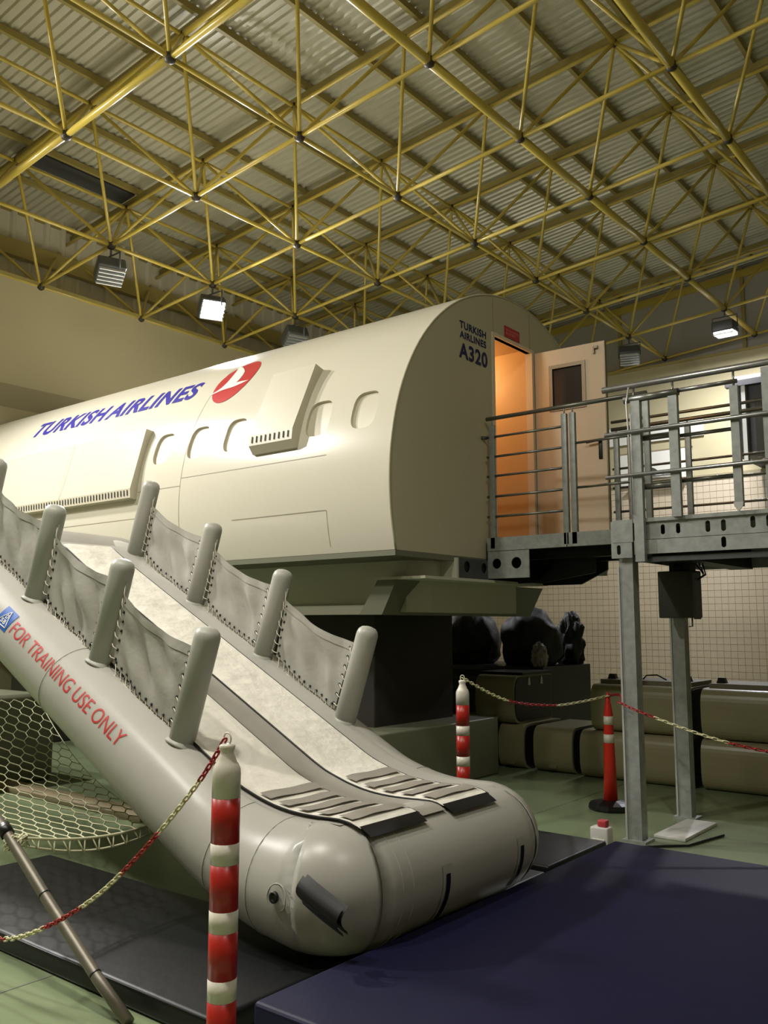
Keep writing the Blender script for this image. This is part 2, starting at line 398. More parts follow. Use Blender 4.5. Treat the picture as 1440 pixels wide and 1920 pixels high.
for i in range(len(xs)-1):
    iswin = any(abs(xs[i]-(wx-.2)) < 1e-6 for wx,_ in WIN)
    for k in range(len(angs)-1):
        if iswin and 12 <= k < 20: continue
        FC.append((gridi[i][k], gridi[i+1][k], gridi[i+1][k+1], gridi[i][k+1]))
    if iswin:
        x0, x1 = xs[i], xs[i+1]; xm = (x0+x1)/2; am = 17.85
        outer = [(x0 + (x1-x0)*k/8, 11.0) for k in range(8)] + [(x1, angs[12+k]) for k in range(8)] + [(x1-(x1-x0)*k/8, 24.7) for k in range(8)] + [(x0, angs[20-k]) for k in range(8)]
        inner = []
        for (ox, oa) in outer:      # super-ellipse hole
            dx, da = (ox-xm)/.2, (oa-am)/6.85
            th = math.atan2(da, dx); e = 2/3.2
            c, s_ = math.cos(th), math.sin(th)
            inner.append((xm + WW/2*math.copysign(abs(c)**e, c), am + 4.95*math.copysign(abs(s_)**e, s_)))
        oi = [pv(*q) for q in outer]; ii = [pv(*q) for q in inner]
        for k in range(32): FC.append((oi[k], oi[(k+1)%32], ii[(k+1)%32], ii[k]))
        w = MB(); v = [cp(a,b) for a,b in inner] + [cp(a,b,RF-.03) for a,b in inner]
        w.add(v, [(k,(k+1)%32,32+(k+1)%32,32+k) for k in range(32)])
        cen = cp(xm, am, RF-.03); mid = [cp(xm+(a-xm)*.5, am+(b-am)*.5, RF-.03) for a,b in inner]
        w.add(v[32:]+mid+[cen], [(k,(k+1)%32,32+(k+1)%32,32+k) for k in range(32)]+[(32+k,32+(k+1)%32,64) for k in range(32)], True)
        fbuild(w, 'window', M_VENT)
me = bpy.data.meshes.new('shell'); me.from_pydata([tuple(q) for q in V], [], FC); me.materials.append(M_FUS)
me.polygons.foreach_set('use_smooth', [True]*len(FC)); me.update()
me.normals_split_custom_set_from_vertices([tuple(q) for q in NRM])
so = obj('shell', me, FUS); so.matrix_parent_inverse = Matrix.Translation((8,-CY,0))
# belly plate, seams
zb = CZ + RF*math.sin(R(A0)); yb = CY - RF*math.cos(R(A0)); yb2 = 2*CY-yb
fbuild(MB().box(-13.9, XE, yb+.002, yb2-.002, zb-.05, zb), 'belly_plate', M_BEAM)
def seam(name, pts, w=.007):
    sb = MB()
    for (x0,a0),(x1,a1) in zip(pts[:-1], pts[1:]):
        n = max(1, int(abs(a1-a0)/3))
        for k in range(n):
            t0, t1 = k/n, (k+1)/n
            xa, xb, aa, ab = x0+(x1-x0)*t0, x0+(x1-x0)*t1, a0+(a1-a0)*t0, a0+(a1-a0)*t1
            da = math.degrees(w/RF)
            if abs(a1-a0) < .5: sb.add([cp(xa,aa,RF+.002),cp(xb,ab,RF+.002),cp(xb,ab+da,RF+.002),cp(xa,aa+da,RF+.002)], [(0,1,2,3)])
            else: sb.add([cp(xa,aa,RF+.002),cp(xa+w,aa,RF+.002),cp(xb+w,ab,RF+.002),cp(xb,ab,RF+.002)], [(0,1,2,3)])
    fbuild(sb, name, M_SEAM)
seam('panel_seam', [(-7.56,-16),(-7.56,60)])
seam('panel_seam', [(-7.56,7.4),(-5.45,7.4)])
seam('panel_seam', [(-8.3,5.2),(-7.56,5.2)])
seam('hatch_seam', [(-6.72,-6),(-5.44,-6)]); seam('hatch_seam', [(-5.44,-6),(-5.44,-14.6)])
seam('panel_seam', [(-13.8,-2.5),(-8.3,-2.5)])
# lower skirt by the slide head
# end wall with doorway
DY0, DY1, DZ0, DZ1 = 7.655, 8.43, 2.50, 4.625
def zarc(y): return CZ + math.sqrt(max(0, (RF-.004)**2-(y-CY)**2))
ew = MB(); ys = [yb+.06]
ylo, yhi = CY-RF+.004, CY+RF-.004
ys = sorted(set([ylo + (yhi-ylo)*(1-math.cos(math.pi*k/60))/2 for k in range(61)] + [DY0, DY1]))
for ya, ybb in zip(ys[:-1], ys[1:]):
    def zlow(y): 
        d = (RF-.004)**2-(y-CY)**2; return max(zb, CZ-math.sqrt(max(0,d)))
    def quad(za, zb_, zc, zd):
        ew.add([(XE,ya,za),(XE,ybb,zb_),(XE,ybb,zc),(XE,ya,zd),(XE-.05,ya,za),(XE-.05,ybb,zb_),(XE-.05,ybb,zc),(XE-.05,ya,zd)], [(0,1,2,3),(4,7,6,5),(0,4,5,1),(3,2,6,7)])
    if ya >= DY0-1e-6 and ybb <= DY1+1e-6:
        quad(DZ1,DZ1,zarc(ybb),zarc(ya)); quad(zb,zb,DZ0,DZ0)
    else: quad(zlow(ya),zlow(ybb),zarc(ybb),zarc(ya))
END = fbuild(ew, 'end_wall', M_FUSEND, fixn=False)
rim = MB().tube([cp(XE, A0+k*(A1-A0)/80, RF-.008) for k in range(81)], .01, 6); fbuild(rim, 'edge_rim', M_FUSEND)
for (y0_, z0_) in ((7.655,4.65),(8.42,4.66)): fbuild(MB().box(XE-.004, XE+.003, y0_-.004, y0_+.004, z0_, zarc(y0_)-.03), 'end_seam', M_SEAM)
fr = MB().box(XE-.06, XE+.02, DY0-.035, DY0, DZ0, DZ1+.035).box(XE-.06, XE+.02, DY1, DY1+.05, DZ0, DZ1+.035).box(XE-.06, XE+.02, DY0, DY1, DZ1, DZ1+.035)
fbuild(fr, 'door_frame', M_DOOR)
# vestibule
ves = [('vestibule_wall', MB().box(-6.6,XE-.06,DY1+.02,DY1+.06,DZ0,4.68)), ('vestibule_wall', MB().box(-6.6,XE-.06,DY0-.1,DY0-.06,DZ0,4.68)), ('vestibule_wall', MB().box(-6.64,-6.6,DY0-.1,DY1+.06,DZ0,4.68)),
       ('vestibule_ceiling', MB().box(-6.64,XE-.06,DY0-.1,DY1+.06,4.68,4.72)), ('vestibule_floor', MB().box(-6.64,XE-.01,DY0-.1,DY1+.06,DZ0-.04,DZ0))]
for nme, mb in ves: fbuild(mb, nme, M_VEST if nme != 'vestibule_floor' else M_DECKP)
lb = fbuild(MB().lathe([(.02,0),(.07,-.01),(.08,-.04),(.05,-.08),(.01,-.09)], (-5.55,8.0,4.68), n=14), 'ceiling_bulb', M_BULB)
ld = bpy.data.lights.new('vestibule_light','POINT'); ld.energy = 26; ld.color = (1,.68,.36); ld.shadow_soft_size = .08
lo = bpy.data.objects.new('vestibule_light', ld); COL.objects.link(lo); lo.location = (-5.55,8.0,4.5)
# door leaf, swung out along +X
DOOR = obj('door', None, FUS); DOOR.matrix_parent_inverse = Matrix.Translation((8,-CY,0))
DOOR.location = (XE+.03, DY1+.045, 0); DOOR.rotation_euler = (0,0,R(3))
DL = .80
def dbuild(mb, name, m): return mb.build(name, m, DOOR)
leaf = MB().box(0,DL,0,.045,DZ0+.02,3.95).box(0,DL,0,.045,4.44,DZ1).box(0,.2,0,.045,3.95,4.44).box(.56,DL,0,.045,3.95,4.44)
dbuild(leaf, 'leaf', M_DOOR)
dbuild(MB().box(.17,.59,-.012,.0,4.41,4.45).box(.17,.59,-.012,.0,3.94,3.98).box(.17,.21,-.012,.0,3.98,4.41).box(.55,.59,-.012,.0,3.98,4.41), 'window_bead', M_ALU)
dbuild(MB().box(.2,.56,.015,.025,3.96,4.43), 'pane', M_GLASSD)
dbuild(MB().rbox(.715,.755,-.015,-.001,3.36,3.58,.006), 'handle_plate', M_BLACK)
dbuild(MB().tube([(.735,-.01,3.55),(.735,-.05,3.55),(.70,-.055,3.55),(.60,-.055,3.54)], .012, 8), 'handle', M_BLACK)
dbuild(MB().box(.7,.74,-.03,-.001,4.55,4.58).box(.69,.705,-.035,-.001,4.50,4.57), 'latch', M_ALU)
dbuild(MB().box(DL,DL+.012,-.004,.05,DZ0+.02,DZ1), 'edge_strip', M_ALU)
for z in (2.75,3.5,4.3): dbuild(MB().tube([(-.012,.02,z-.06),(-.012,.02,z+.06)], .012, 8), 'hinge', M_ALU)
# red sign on end wall
SG = fbuild(MB().box(XE, XE+.008, 7.88, 8.19, 4.68, 4.80), 'sign_plate', M_SIGNR, label='small red sign above the doorway')
place = lambda y0, z0, x=XE+.0095: (lambda u, v: (x, y0+u, z0+v))
for nme, body, z0_, w, h in (('sign_print','NO UNAUTHORIZED',4.75,.25,.02),('sign_print','ENTRY',4.71,.2,.025)):
    o = place_text(nme, body, M_SIGNT, FUS, place(7.91,z0_), w, h, 0); o.matrix_parent_inverse = Matrix.Translation((8,-CY,0))
for body, y0_, z0_, w, h in (('TURKISH',7.03,4.55,.485,.078),('AIRLINES',7.03,4.45,.485,.075),('A320',7.015,4.245,.52,.16)):
    o = place_text('end_lettering', body, M_NAVY, FUS, place(y0_,z0_,XE+.004), w, h, .03, spacing=1.08); o.matrix_parent_inverse = Matrix.Translation((8,-CY,0))
# side lettering
def onside(x0, a0, r=RF+.004, lean=0.0): return lambda u, v: cp(x0+u+lean*v, a0+math.degrees(v/RF), r)
o = place_text('side_lettering', 'TURKISH AIRLINES', M_BLUE, FUS, onside(-11.42,35.9,lean=.0), 3.52, .32, .03, cuts=3, word=.45, spacing=1.08); o.matrix_parent_inverse = Matrix.Translation((8,-CY,0))
# emblem: red disc with white bird
def disc(rx, rv, n=48, r=RF+.004):
    mb = MB(); c0, ca = -7.285, 40.4
    for ring in range(6):
        f0, f1 = ring/6, (ring+1)/6
        for k in range(n):
            t0, t1 = 2*math.pi*k/n, 2*math.pi*(k+1)/n
            P = lambda f,t: cp(c0+rx*f*math.cos(t), ca+math.degrees(rv*f*math.sin(t)/RF), r)
            mb.add([P(f0,t0),P(f1,t0),P(f1,t1),P(f0,t1)] if ring else [P(0,0),P(f1,t0),P(f1,t1)], [(0,1,2,3)] if ring else [(0,1,2)], True)
    return mb
EMB = fbuild(disc(.29,.375), 'emblem', M_RED, fixn=False, label='round red emblem with a white bird')
def emb_poly(pairs, r=RF+.007):
    mb = MB()
    for (a0,b0),(a1,b1) in zip(pairs[:-1], pairs[1:]):
        for k in range(4):
            L = lambda p,q,t: cp(p[0]+(q[0]-p[0])*t, p[1]+(q[1]-p[1])*t, r)
            mb.add([L(a0,b0,k/4),L(a0,b0,(k+1)/4),L(a1,b1,(k+1)/4),L(a1,b1,k/4)], [(0,1,2,3)])
    return mb.build('bird', M_WHITE, EMB)
emb_poly([((-7.563,35.42),(-7.551,35.12)),((-7.487,36.48),(-7.467,35.78)),((-7.442,37.56),(-7.406,36.25)),((-7.41,39.79),(-7.289,36.56)),((-7.412,42.88),(-7.229,38.62)),((-7.432,45.68),(-7.213,39.83)),((-7.452,46.88),(-7.218,42.02)),((-7.474,48.03),(-7.246,44.08)),((-7.46,48.64),(-7.307,45.83)),((-7.406,47.99),(-7.393,47.76))])
emb_poly([((-7.322,37.75),(-7.288,36.51)),((-7.268,38.18),(-7.227,36.69)),((-7.229,38.62),(-7.183,36.92)),((-7.143,38.62),(-7.112,37.47)),((-7.081,38.44),(-7.067,37.93)),((-7.029,38.38),(-7.027,38.28))])
# covers (vent boxes)
def cover(name, x0, x1, prof, nslot, slot_ang, label, split=None):
    mb = MB(); n = len(prof)
    v = [cp(x0,a,r) for a,r in prof] + [cp(x1,a,r) for a,r in prof]
    mb.add(v, [tuple(range(n))[::-1], tuple(range(n,2*n))] + [(i,(i+1)%n,n+(i+1)%n,n+i) for i in range(n)])
    o = fbuild(mb, name, M_VENT, label=label)
    sl = MB()
    for k in range(nslot):
        xx = x0+.04 + (x1-x0-.1)*k/(nslot-1) if nslot > 1 else x0
        (aa, ra), (ab, rb) = slot_ang
        sl.add([cp(xx,aa,ra),cp(xx+.018,aa,ra),cp(xx+.018,ab,rb),cp(xx,ab,rb)], [(0,1,2,3)])
    so_ = sl.build('slots', M_DARK, o); so_['kind'] = 'stuff'
    if split:
        sl = MB()
        for k in range(10):
            aa, ab = prof[1][0]+(prof[2][0]-prof[1][0])*k/10, prof[1][0]+(prof[2][0]-prof[1][0])*(k+1)/10
            ra = prof[1][1]+.003
            sl.add([cp(split,aa,ra),cp(split+.006,aa,ra),cp(split+.006,ab,ra),cp(split,ab,ra)], [(0,1,2,3)])
        sl.build('joint_line', M_SEAM, o)
    return o
def prof(a_top, a_bot, a_end, rr):
    p = [(a_top+1.0, RF-.02), (a_top, rr)]
    n = 1
    p += [(a_bot, rr), (a_bot-2.6, rr-.015), (a_end, RF+.03), (a_end, RF-.02)]
    return p
cover('vent_cover', -6.43, -5.835, prof(33.6,14.6,10.4,RF+.115), 9, ((14.2,RF+.1165),(12.6,RF+.108)), 'small slotted box cover between the windows')
cover('wing_cover', -11.9, -8.31, prof(24.2,6.0,3.2,RF+.10), 60, ((5.6,RF+.1015),(4.0,RF+.093)), 'long slotted box cover left of the windows', split=-9.75)
# ledge under the long cover and skirt
fbuild(MB().box(-13.8,-8.2, yb-.14, yb+.1, 2.34, 2.42), 'skirt_ledge', M_VENT)
# base, beam and pedestal
bs = MB()
poly = [(-13.6,6.55),(-5.0,6.55),(-4.86,6.75),(-4.86,8.3),(-13.6,8.3)]
bs.prism(poly, lambda a,b,d: (a,b,d), 1.76, zb-.05)
fbuild(bs, 'base_box', M_BASE)
fbuild(MB().box(-13.5,-5.3,6.5,6.56,1.74,1.83), 'base_kickplate', M_BASE)
fbuild(MB().prism([(-5.14,2.05),(-4.92,2.05),(-5.09,1.735),(-5.36,1.735)], lambda a,b,d: (a,d,b), 6.3, 9.0), 'slanted_beam', M_BEAM)
fbuild(MB().box(-5.2,-4.6,6.3,8.42,2.05,2.075), 'beam_cap', M_BASE)
# steel end plate with holes (plate of strips around two holes)
def holed_plate(name, x, y0, y1, z0, z1, holes, m, thick=.012, axis='x', parent=FUS, build=fbuild, seg=20):
    mb = MB(); cuts = sorted(holes); yy = y0
    P = (lambda d,a,b: (x+d, a, b)) if axis == 'x' else (lambda d,a,b: (a, x+d, b))
    edges = [y0] + [ (cuts[k][0]+cuts[k+1][0])/2 for k in range(len(cuts)-1)] + [y1]
    for k,(hy,hz,hr,hh) in enumerate(cuts):
        a0, a1 = edges[k], edges[k+1]; outer = []; inner = []
        w = max((z1-z0)*.6, hr*1.3)
        for e0, e1 in ((a0, hy-w), (hy+w, a1)):      # plain plate beyond the neighbourhood of the hole
            if e1 > e0:
                q = [P(0,e0,z0),P(0,e1,z0),P(0,e1,z1),P(0,e0,z1),P(-thick,e0,z0),P(-thick,e1,z0),P(-thick,e1,z1),P(-thick,e0,z1)]
                mb.add(q, [(0,1,2,3),(4,7,6,5),(0,4,5,1),(1,5,6,2),(2,6,7,3),(3,7,4,0)])
        a0, a1 = max(a0, hy-w), min(a1, hy+w)
        for t in range(seg*4):
            th = 2*math.pi*t/(seg*4); c, s_ = math.cos(th), math.sin(th)
            inner.append((hy+hr*c, hz+hr*s_+(hh if s_ > 0 else -hh)))
            kx = ((a1-hy) if c > 0 else (a0-hy))/c if abs(c) > 1e-9 else 1e9
            kz = ((z1-hz) if s_ > 0 else (z0-hz))/s_ if abs(s_) > 1e-9 else 1e9
            q = min(kx,kz); outer.append((hy+q*c, hz+q*s_))
        for cy_, cz_ in ((a0,z0),(a0,z1),(a1,z0),(a1,z1)):
            b = min(range(len(outer)), key=lambda t: (outer[t][0]-cy_)**2+(outer[t][1]-cz_)**2); outer[b] = (cy_,cz_)
        n = len(outer)
        for d in (0, -thick):
            mb.add([P(d,*q) for q in outer]+[P(d,*q) for q in inner], [(t,(t+1)%n,n+(t+1)%n,n+t) for t in range(n)])
        mb.add([P(0,*q) for q in inner]+[P(-thick,*q) for q in inner], [(t,(t+1)%n,n+(t+1)%n,n+t) for t in range(n)])
    return build(mb, name, m, parent)
holed_plate('end_plate', -4.66, 6.93, 7.52, 2.08, zb-.02, [(7.06,2.19,.055,0),(7.36,2.19,.05,0)], M_STEEL)
fbuild(MB().box(-4.86,-4.67,6.9,6.93,2.08,zb-.02), 'end_bracket', M_BASE)
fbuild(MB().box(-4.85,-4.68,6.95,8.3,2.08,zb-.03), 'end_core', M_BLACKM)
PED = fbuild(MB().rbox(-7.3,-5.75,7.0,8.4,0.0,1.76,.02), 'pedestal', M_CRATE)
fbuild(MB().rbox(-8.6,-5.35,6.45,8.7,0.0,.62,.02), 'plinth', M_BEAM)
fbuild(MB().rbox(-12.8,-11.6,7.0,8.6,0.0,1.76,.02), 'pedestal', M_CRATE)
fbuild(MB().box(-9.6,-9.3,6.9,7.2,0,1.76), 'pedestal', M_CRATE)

# ------------------------------------------------------------------ evacuation slide
SLIDE = thing('evacuation_slide', 'grey inflatable escape slide with posts and fabric sides, marked for training', 'slide', (-5,3.965,.1))
SO = Vector((5,-3.965,-.1))
def sbuild(mb, name, m, parent=SLIDE, fixn=True, label=None):
    o = mb.build(name, m, parent, fixn)
    if parent is SLIDE: o.matrix_parent_inverse = Matrix.Translation(SO)
    if label: o['label'] = label
    return o
YN, YF, RT = 3.27, 4.66, .25
SLOPE = .51; ct = 1/math.sqrt(1+SLOPE*SLOPE); st = SLOPE*ct
def axz(x): return .73 - SLOPE*(x+4.1)
# axis profile in XZ from the head to the toe
prof_ax = [(-9.6,2.235),(-8.6,2.235),(-7.5,2.225),(-7.15,2.17),(-6.8,axz(-6.8)+.02)]
prof_ax += [(x, axz(x)) for x in (-6.4,-6.0,-5.5,-5.0,-4.5,-4.1,-3.8)]
prof_ax += [(-3.62,.505),(-3.48,.46),(-3.36,.432),(-3.24,.414),(-3.1,.403),(-2.93,.40)]
pts = [(x,YN,z) for x,z in prof_ax[:-3]]
rad = [RT]*len(pts)
def corner(yc, sgn):
    out = []
    for k in range(9):
        a = math.pi/2*k/8
        out.append((-3.05+.12*math.sin(a), yc + sgn*(.12-.12*math.cos(a)), .403-.003*k/8))
    return out
cn = corner(YN, 1); cf = [ (x, YF+.05-(y-YN), z) for x,y,z in cn][::-1]
pts = [(x,YN,z) for x,z in prof_ax if x < -3.2] + cn + [(-2.93, YN+.12+(YF+.05-YN-.24)*k/6, .40) for k in range(1,6)] + cf + [(x,YF+.05,z) for x,z in prof_ax if x < -3.2][::-1]
rad = []
for x,y,z in pts:
    t = min(1, max(0, (x+3.75)/.75)); rad.append(RT + .05*t)
# smooth path with Catmull-Rom
def catmull(P, Rr, sub=4):
    P = [Vector(p) for p in P]; out = []; ro = []
    for i in range(len(P)-1):
        p0, p1, p2, p3 = P[max(0,i-1)], P[i], P[i+1], P[min(len(P)-1,i+2)]
        for k in range(sub):
            t = k/sub
            out.append(.5*((2*p1)+(p2-p0)*t+(2*p0-5*p1+4*p2-p3)*t*t+(3*p1-p0-3*p2+p3)*t**3)); ro.append(Rr[i]+(Rr[i+1]-Rr[i])*t)
    return out+[P[-1]], ro+[Rr[-1]]
tp, tr = catmull(pts, rad, 3)
sbuild(MB().tube(tp, tr, 36), 'main_tube', M_RUB)
def ring(x, near=True, w=.0035):     # seam ring around the tube where its axis passes x
    idx = range(1, len(tp)//2) if near else range(len(tp)-2, len(tp)//2, -1)
    k = min(idx, key=lambda q: abs(tp[q].x-x)); t = (tp[k+1]-tp[k-1]).normalized(); a = t.cross(Vector((0,0,1))).normalized(); b = a.cross(t)
    sbuild(MB().tube([tp[k] + (a*math.cos(2*math.pi*q/40)+b*math.sin(2*math.pi*q/40))*(tr[k]+.0005) for q in range(40)], w, 5, closed=True), 'seam', M_RUB)
for x in (-3.55,-3.25,-5.1): ring(x)
for x in (-3.55,-5.1): ring(x, False)
for yy in (3.42,3.50):
    sbuild(MB().tube([(-2.93+.301*math.cos(2*math.pi*k/40), yy, .40+.301*math.sin(2*math.pi*k/40)) for k in range(40)], .003, 5, closed=True), 'seam', M_RUB)
# top surface line
xz = [(x,z) for x,z in prof_ax if x > -7.4] ; xz[-1] = (-2.93,.40)
def topline(x):
    for (xa,za),(xb,zb_) in zip(xz[:-1],xz[1:]):
        if xa <= x <= xb:
            t = (x-xa)/(xb-xa); return za+(zb_-za)*t
    return xz[-1][1] if x > xz[-1][0] else xz[0][1]
def topz(x):
    return sum(topline(x+d) for d in (-.08,-.04,0,.04,.08))/5
def surf(x, y, lift=0.0):
    if x > -2.93:
        dx = x+2.93; hh = .312+lift; return Vector((x, y, .40+math.sqrt(max(0,hh*hh-dx*dx))-.03*math.exp(-(abs(y-3.87)/.11)**4)*max(0,1-dx/.1)))
    s_ = (topz(x+.02)-topz(x-.02))/.04; nn = Vector((-s_,0,1)).normalized()
    h = RT+.012
    if x > -3.75: h += .05*min(1,(x+3.75)/.8)
    g = abs(y-3.87); dip = .03*math.exp(-(g/.11)**4)
    return Vector((x, y, topz(x))) + nn*(h - dip + lift)
XT = -2.80
def strip(name, y0, y1, x0, x1, m, lift, amp=0.0, nx=90, ny=10, label=None):
    def fn(u, v):
        x = x0+(x1-x0)*u; y = y0+(y1-y0)*v
        w = 0
        if amp: w = amp*noise.noise(Vector((x*5.0+y*2.5, y*6.5-x*2, 3.1)))*math.sin(math.pi*v)*min(1,max(0.0,(-3.62-x)/.3))
        return surf(x, y, lift+w)
    return sbuild(MB().grid(fn, nx, ny), name, m, label=label)
strip('under_sheet', 3.27, 4.66, -6.75, -2.90, M_RUB, -.012, nx=90, ny=24)
strip('slide_lane', 3.30, 3.765, -6.7, XT, M_SHEET, .008, .016, label='white near sliding lane')
strip('slide_lane', 3.985, 4.43, -6.7, XT, M_SHEET, .008, .016, label='white far sliding lane')
strip('middle_lane', 3.775, 3.975, -6.7, XT+.02, M_SHEETG, .004, .003, label='grey strip between the lanes')
for y in (3.30,3.77,3.98,4.435):
    sbuild(MB().tube([surf(-6.7+(XT+6.7)*k/60, y, .006) for k in range(61)], .005, 5), 'lane_edge', M_BLACK)
for (ya, yb_) in ((3.32,3.75),(4.0,4.415)):
    for k in range(5):
        x0 = -3.60 + k*.16
        mb = MB().grid(lambda u,v: surf(x0+.095*u+.03*(1-v)*0, ya+(yb_-ya)*v, .019+.003*math.sin(9*v+k)), 4, 8)
        sbuild(mb, 'grip_bar', M_GRIP)
    sbuild(MB().grid(lambda u,v: surf(XT-.01+.07*u, ya-.01+(yb_-ya+.02)*v, .010), 3, 8), 'end_tab', M_BLACK)
# head cloth at the upper end
def headf(u, v):
    x = -8.2+(1.6)*u; y = 3.3+1.6*v
    w = max(0,(u-.55)/.45)**2
    return Vector((x, y, (2.47 + .02*math.sin(3*u)*math.sin(math.pi*v))*(1-w) + w*(surf(-6.6,y).z+.02)))
sbuild(MB().grid(headf, 20, 12), 'head_cloth', M_SHEETG)
# posts
PX = [-4.1,-4.92,-5.72,-6.55]
lean = Vector((.34,0,1)).normalized()
pm_ = MB().lathe([(.075,0),(.075,.70),(.0735,.72),(.066,.742),(.05,.758),(.025,.766),(.004,.768)], n=28).mesh('post', M_RUBP)
cm_ = MB().lathe([(.098,-.006),(.096,.006),(.083,.014),(.078,.03)], n=28).mesh('collar', M_RUBP)
post_base = {}
for yc in (YN, YF):
    for k, x in enumerate(PX):
        z = axz(x)+RT/ct-.04 if x > -6.9 else 2.44
        b = Vector((x, yc, z))
        o = obj('post', pm_, SLIDE, loc=b - lean*.07, rot=lean.to_track_quat('Z','Y').to_euler()); o.matrix_parent_inverse = Matrix.Translation(SO)
        c = obj('collar', cm_, o, loc=(0,0,.075), rot=(0, R(16),0))
        post_base[(yc,k)] = b
# fabric panels with lacing
for yc in (YN, YF):
    for k in range(3):
        lo_, hi = post_base[(yc,k)], post_base[(yc,k+1)]      # downhill, uphill posts
        TL, BL = hi + lean*.46 + Vector((.10,0,0)), hi + lean*.06 + Vector((.13,0,-.03))
        TR, BR = lo_ + lean*.585 + Vector((-.10,0,0)), lo_ + lean*.10 + Vector((-.12,0,.0))
        ph = random.random()*9
        def fab(u, v, off=0):
            top = TL.lerp(TR,u); bot = BL.lerp(BR,u)
            sag = -.045*math.sin(math.pi*u)*v**2 - .02*math.sin(math.pi*u)*(1-v)
            p = bot.lerp(top, v); p.z += sag
            f = math.sin(math.pi*v)*.5+.5
            wv = .020*noise.noise(Vector((u*4.0+v*2.6+ph, v*1.6-u*1.2+ph, 1.7)))*2 + .008*math.sin((u*1.0+v*.55)*17+ph)
            p.y += wv*f*min(1,6*u,6*(1-u)) + off
            return p
        FP = sbuild(MB().grid(fab, 26, 18), 'side_panel', M_FAB)
        hem = MB().grid(lambda u,v: fab(u, 1-.12*v, -.006), 26, 2); hem.build('hem', M_FAB, FP)
        ey = MB(); lc = MB()
        for q in range(7):
            v_ = .08+.84*q/6
            for u_, P in ((.03, hi + lean*(.08+.46*q/6) + Vector((.072,0,0))), (.97, lo_ + lean*(.12+.36*q/6) + Vector((-.072,0,0)))):
                a = fab(u_, v_, -.004)
                ey.lathe([(.009,-.003),(.009,.003)], a, (0,1,0), 8)
                lc.tube([a, (a+P)/2+Vector((0,-.01,-.004)), P], .0035, 5)
        zig = []
        for q in range(11):
            u_ = .05+.9*q/10; a = fab(u_, .05, -.004); ey.lathe([(.009,-.003),(.009,.003)], a, (0,1,0), 8)
            g = BL.lerp(BR,u_)+Vector((0,-.005,-.065)); zig += [a, g]
        lc.tube(zig, .0035, 5)
        lc.tube([BL.lerp(BR,.04+.92*q/16)+Vector((0,-.008,-.062-.012*math.sin(q*1.3))) for q in range(17)], .005, 5)
        ey.build('eyelets', M_BLACKM, FP)['kind'] = 'stuff'; lc.build('lacing', M_CORD, FP)['kind'] = 'stuff'
        # lacing flap on each post
        for b, sx in ((hi, 1), (lo_, -1)):
            fl_ = MB().grid(lambda u,v: b + lean*(.05+.5*v) + Vector((sx*(.07+.022*u),0,0)), 2, 4); fl_.build('lacing_flap', M_RUBP, FP)
# lettering and badge on the near tube
TA = Vector((-4.1,YN,.73)); TU = Vector((ct,0,-st)); TN = Vector((st,0,ct))
def ontube(s_, ang, r): a = R(ang); return TA + TU*s_ + TN*(r*math.sin(a)) + Vector((0,-r*math.cos(a),0))
o = place_text('tube_lettering', 'FOR TRAINING USE ONLY', M_TEXTR, SLIDE, lambda u,v: ontube(-1.74+u, 20+math.degrees(v/RT), RT+.003), 1.40, .088, .0, cuts=2); o.matrix_parent_inverse = Matrix.Translation(SO)
bd = MB().grid(lambda u,v: ontube(-1.93+.155*u, 15+32*v, RT+.003), 6, 10)
BADGE = sbuild(bd, 'badge', M_BADGE, label='blue badge with a white triangle')
tri = [(.08,.12),(.9,.16),(.52,.9)]
tl = MB()
for a, b in zip(tri, tri[1:]+tri[:1]): tl.tube([ontube(-1.93+.155*(a[0]+(b[0]-a[0])*k/5), 15+32*(a[1]+(b[1]-a[1])*k/5), RT+.004) for k in range(6)], .004, 5)
tl.build('badge_triangle', M_WHITE, BADGE)
for body, u0, v0 in (('D',.43,.50),('S',.30,.24),('B',.52,.24)):
    t_ = place_text('badge_letter', body, M_WHITE, SLIDE, lambda u,v: ontube(-1.93+.155*u0+u, 15+32*v0+math.degrees(v/RT), RT+.0045), .026, .03, .02); t_.matrix_parent_inverse = Matrix.Translation(SO)
# valve, lifting handle, straps on the toe
sbuild(MB().tube([(-3.02+.06*math.cos(2*math.pi*k/24),2.972+.012*abs(math.sin(2*math.pi*k/24)),.415+.06*math.sin(2*math.pi*k/24)) for k in range(24)], .003, 5, closed=True), 'valve_patch', M_RUB)
sbuild(MB().lathe([(.026,.004),(.026,.018),(.018,.022),(.014,.012),(.004,.012)], (-3.02,2.97,.42), (0,-1,.08), 20), 'valve', M_BLACK)
hd = MB()
def hnd(u, v):     # folded rubber pocket standing off the toe
    x = -2.845+.20*u; z = .485-.11*u + (.06-.12*v)
    out = .045*math.sin(math.pi*min(1,v*1.1))
    yy = 2.985 + .5*max(0,x+2.85)**1.5
    return Vector((x, yy-.02-out, z))
hd.grid(hnd, 8, 8)
hd.grid(lambda u,v: hnd(u,v)+Vector((0,.03,0)), 8, 8)
sbuild(hd, 'lift_handle', M_BLACK)
for yy in (3.775,4.50):
    sp_ = MB().grid(lambda u,v: Vector((-2.93+.308*math.cos(R(4-48*v)), yy-.018+.036*u, .40+.308*math.sin(R(4-48*v)))), 2, 8)
    sbuild(sp_, 'strap', M_BLACK)
    sbuild(MB().grid(lambda u,v: Vector((-2.93+.3035*math.cos(R(12-56*v)), yy-.04+.08*u, .40+.3035*math.sin(R(12-56*v)))), 3, 8), 'strap_patch', M_RUB)

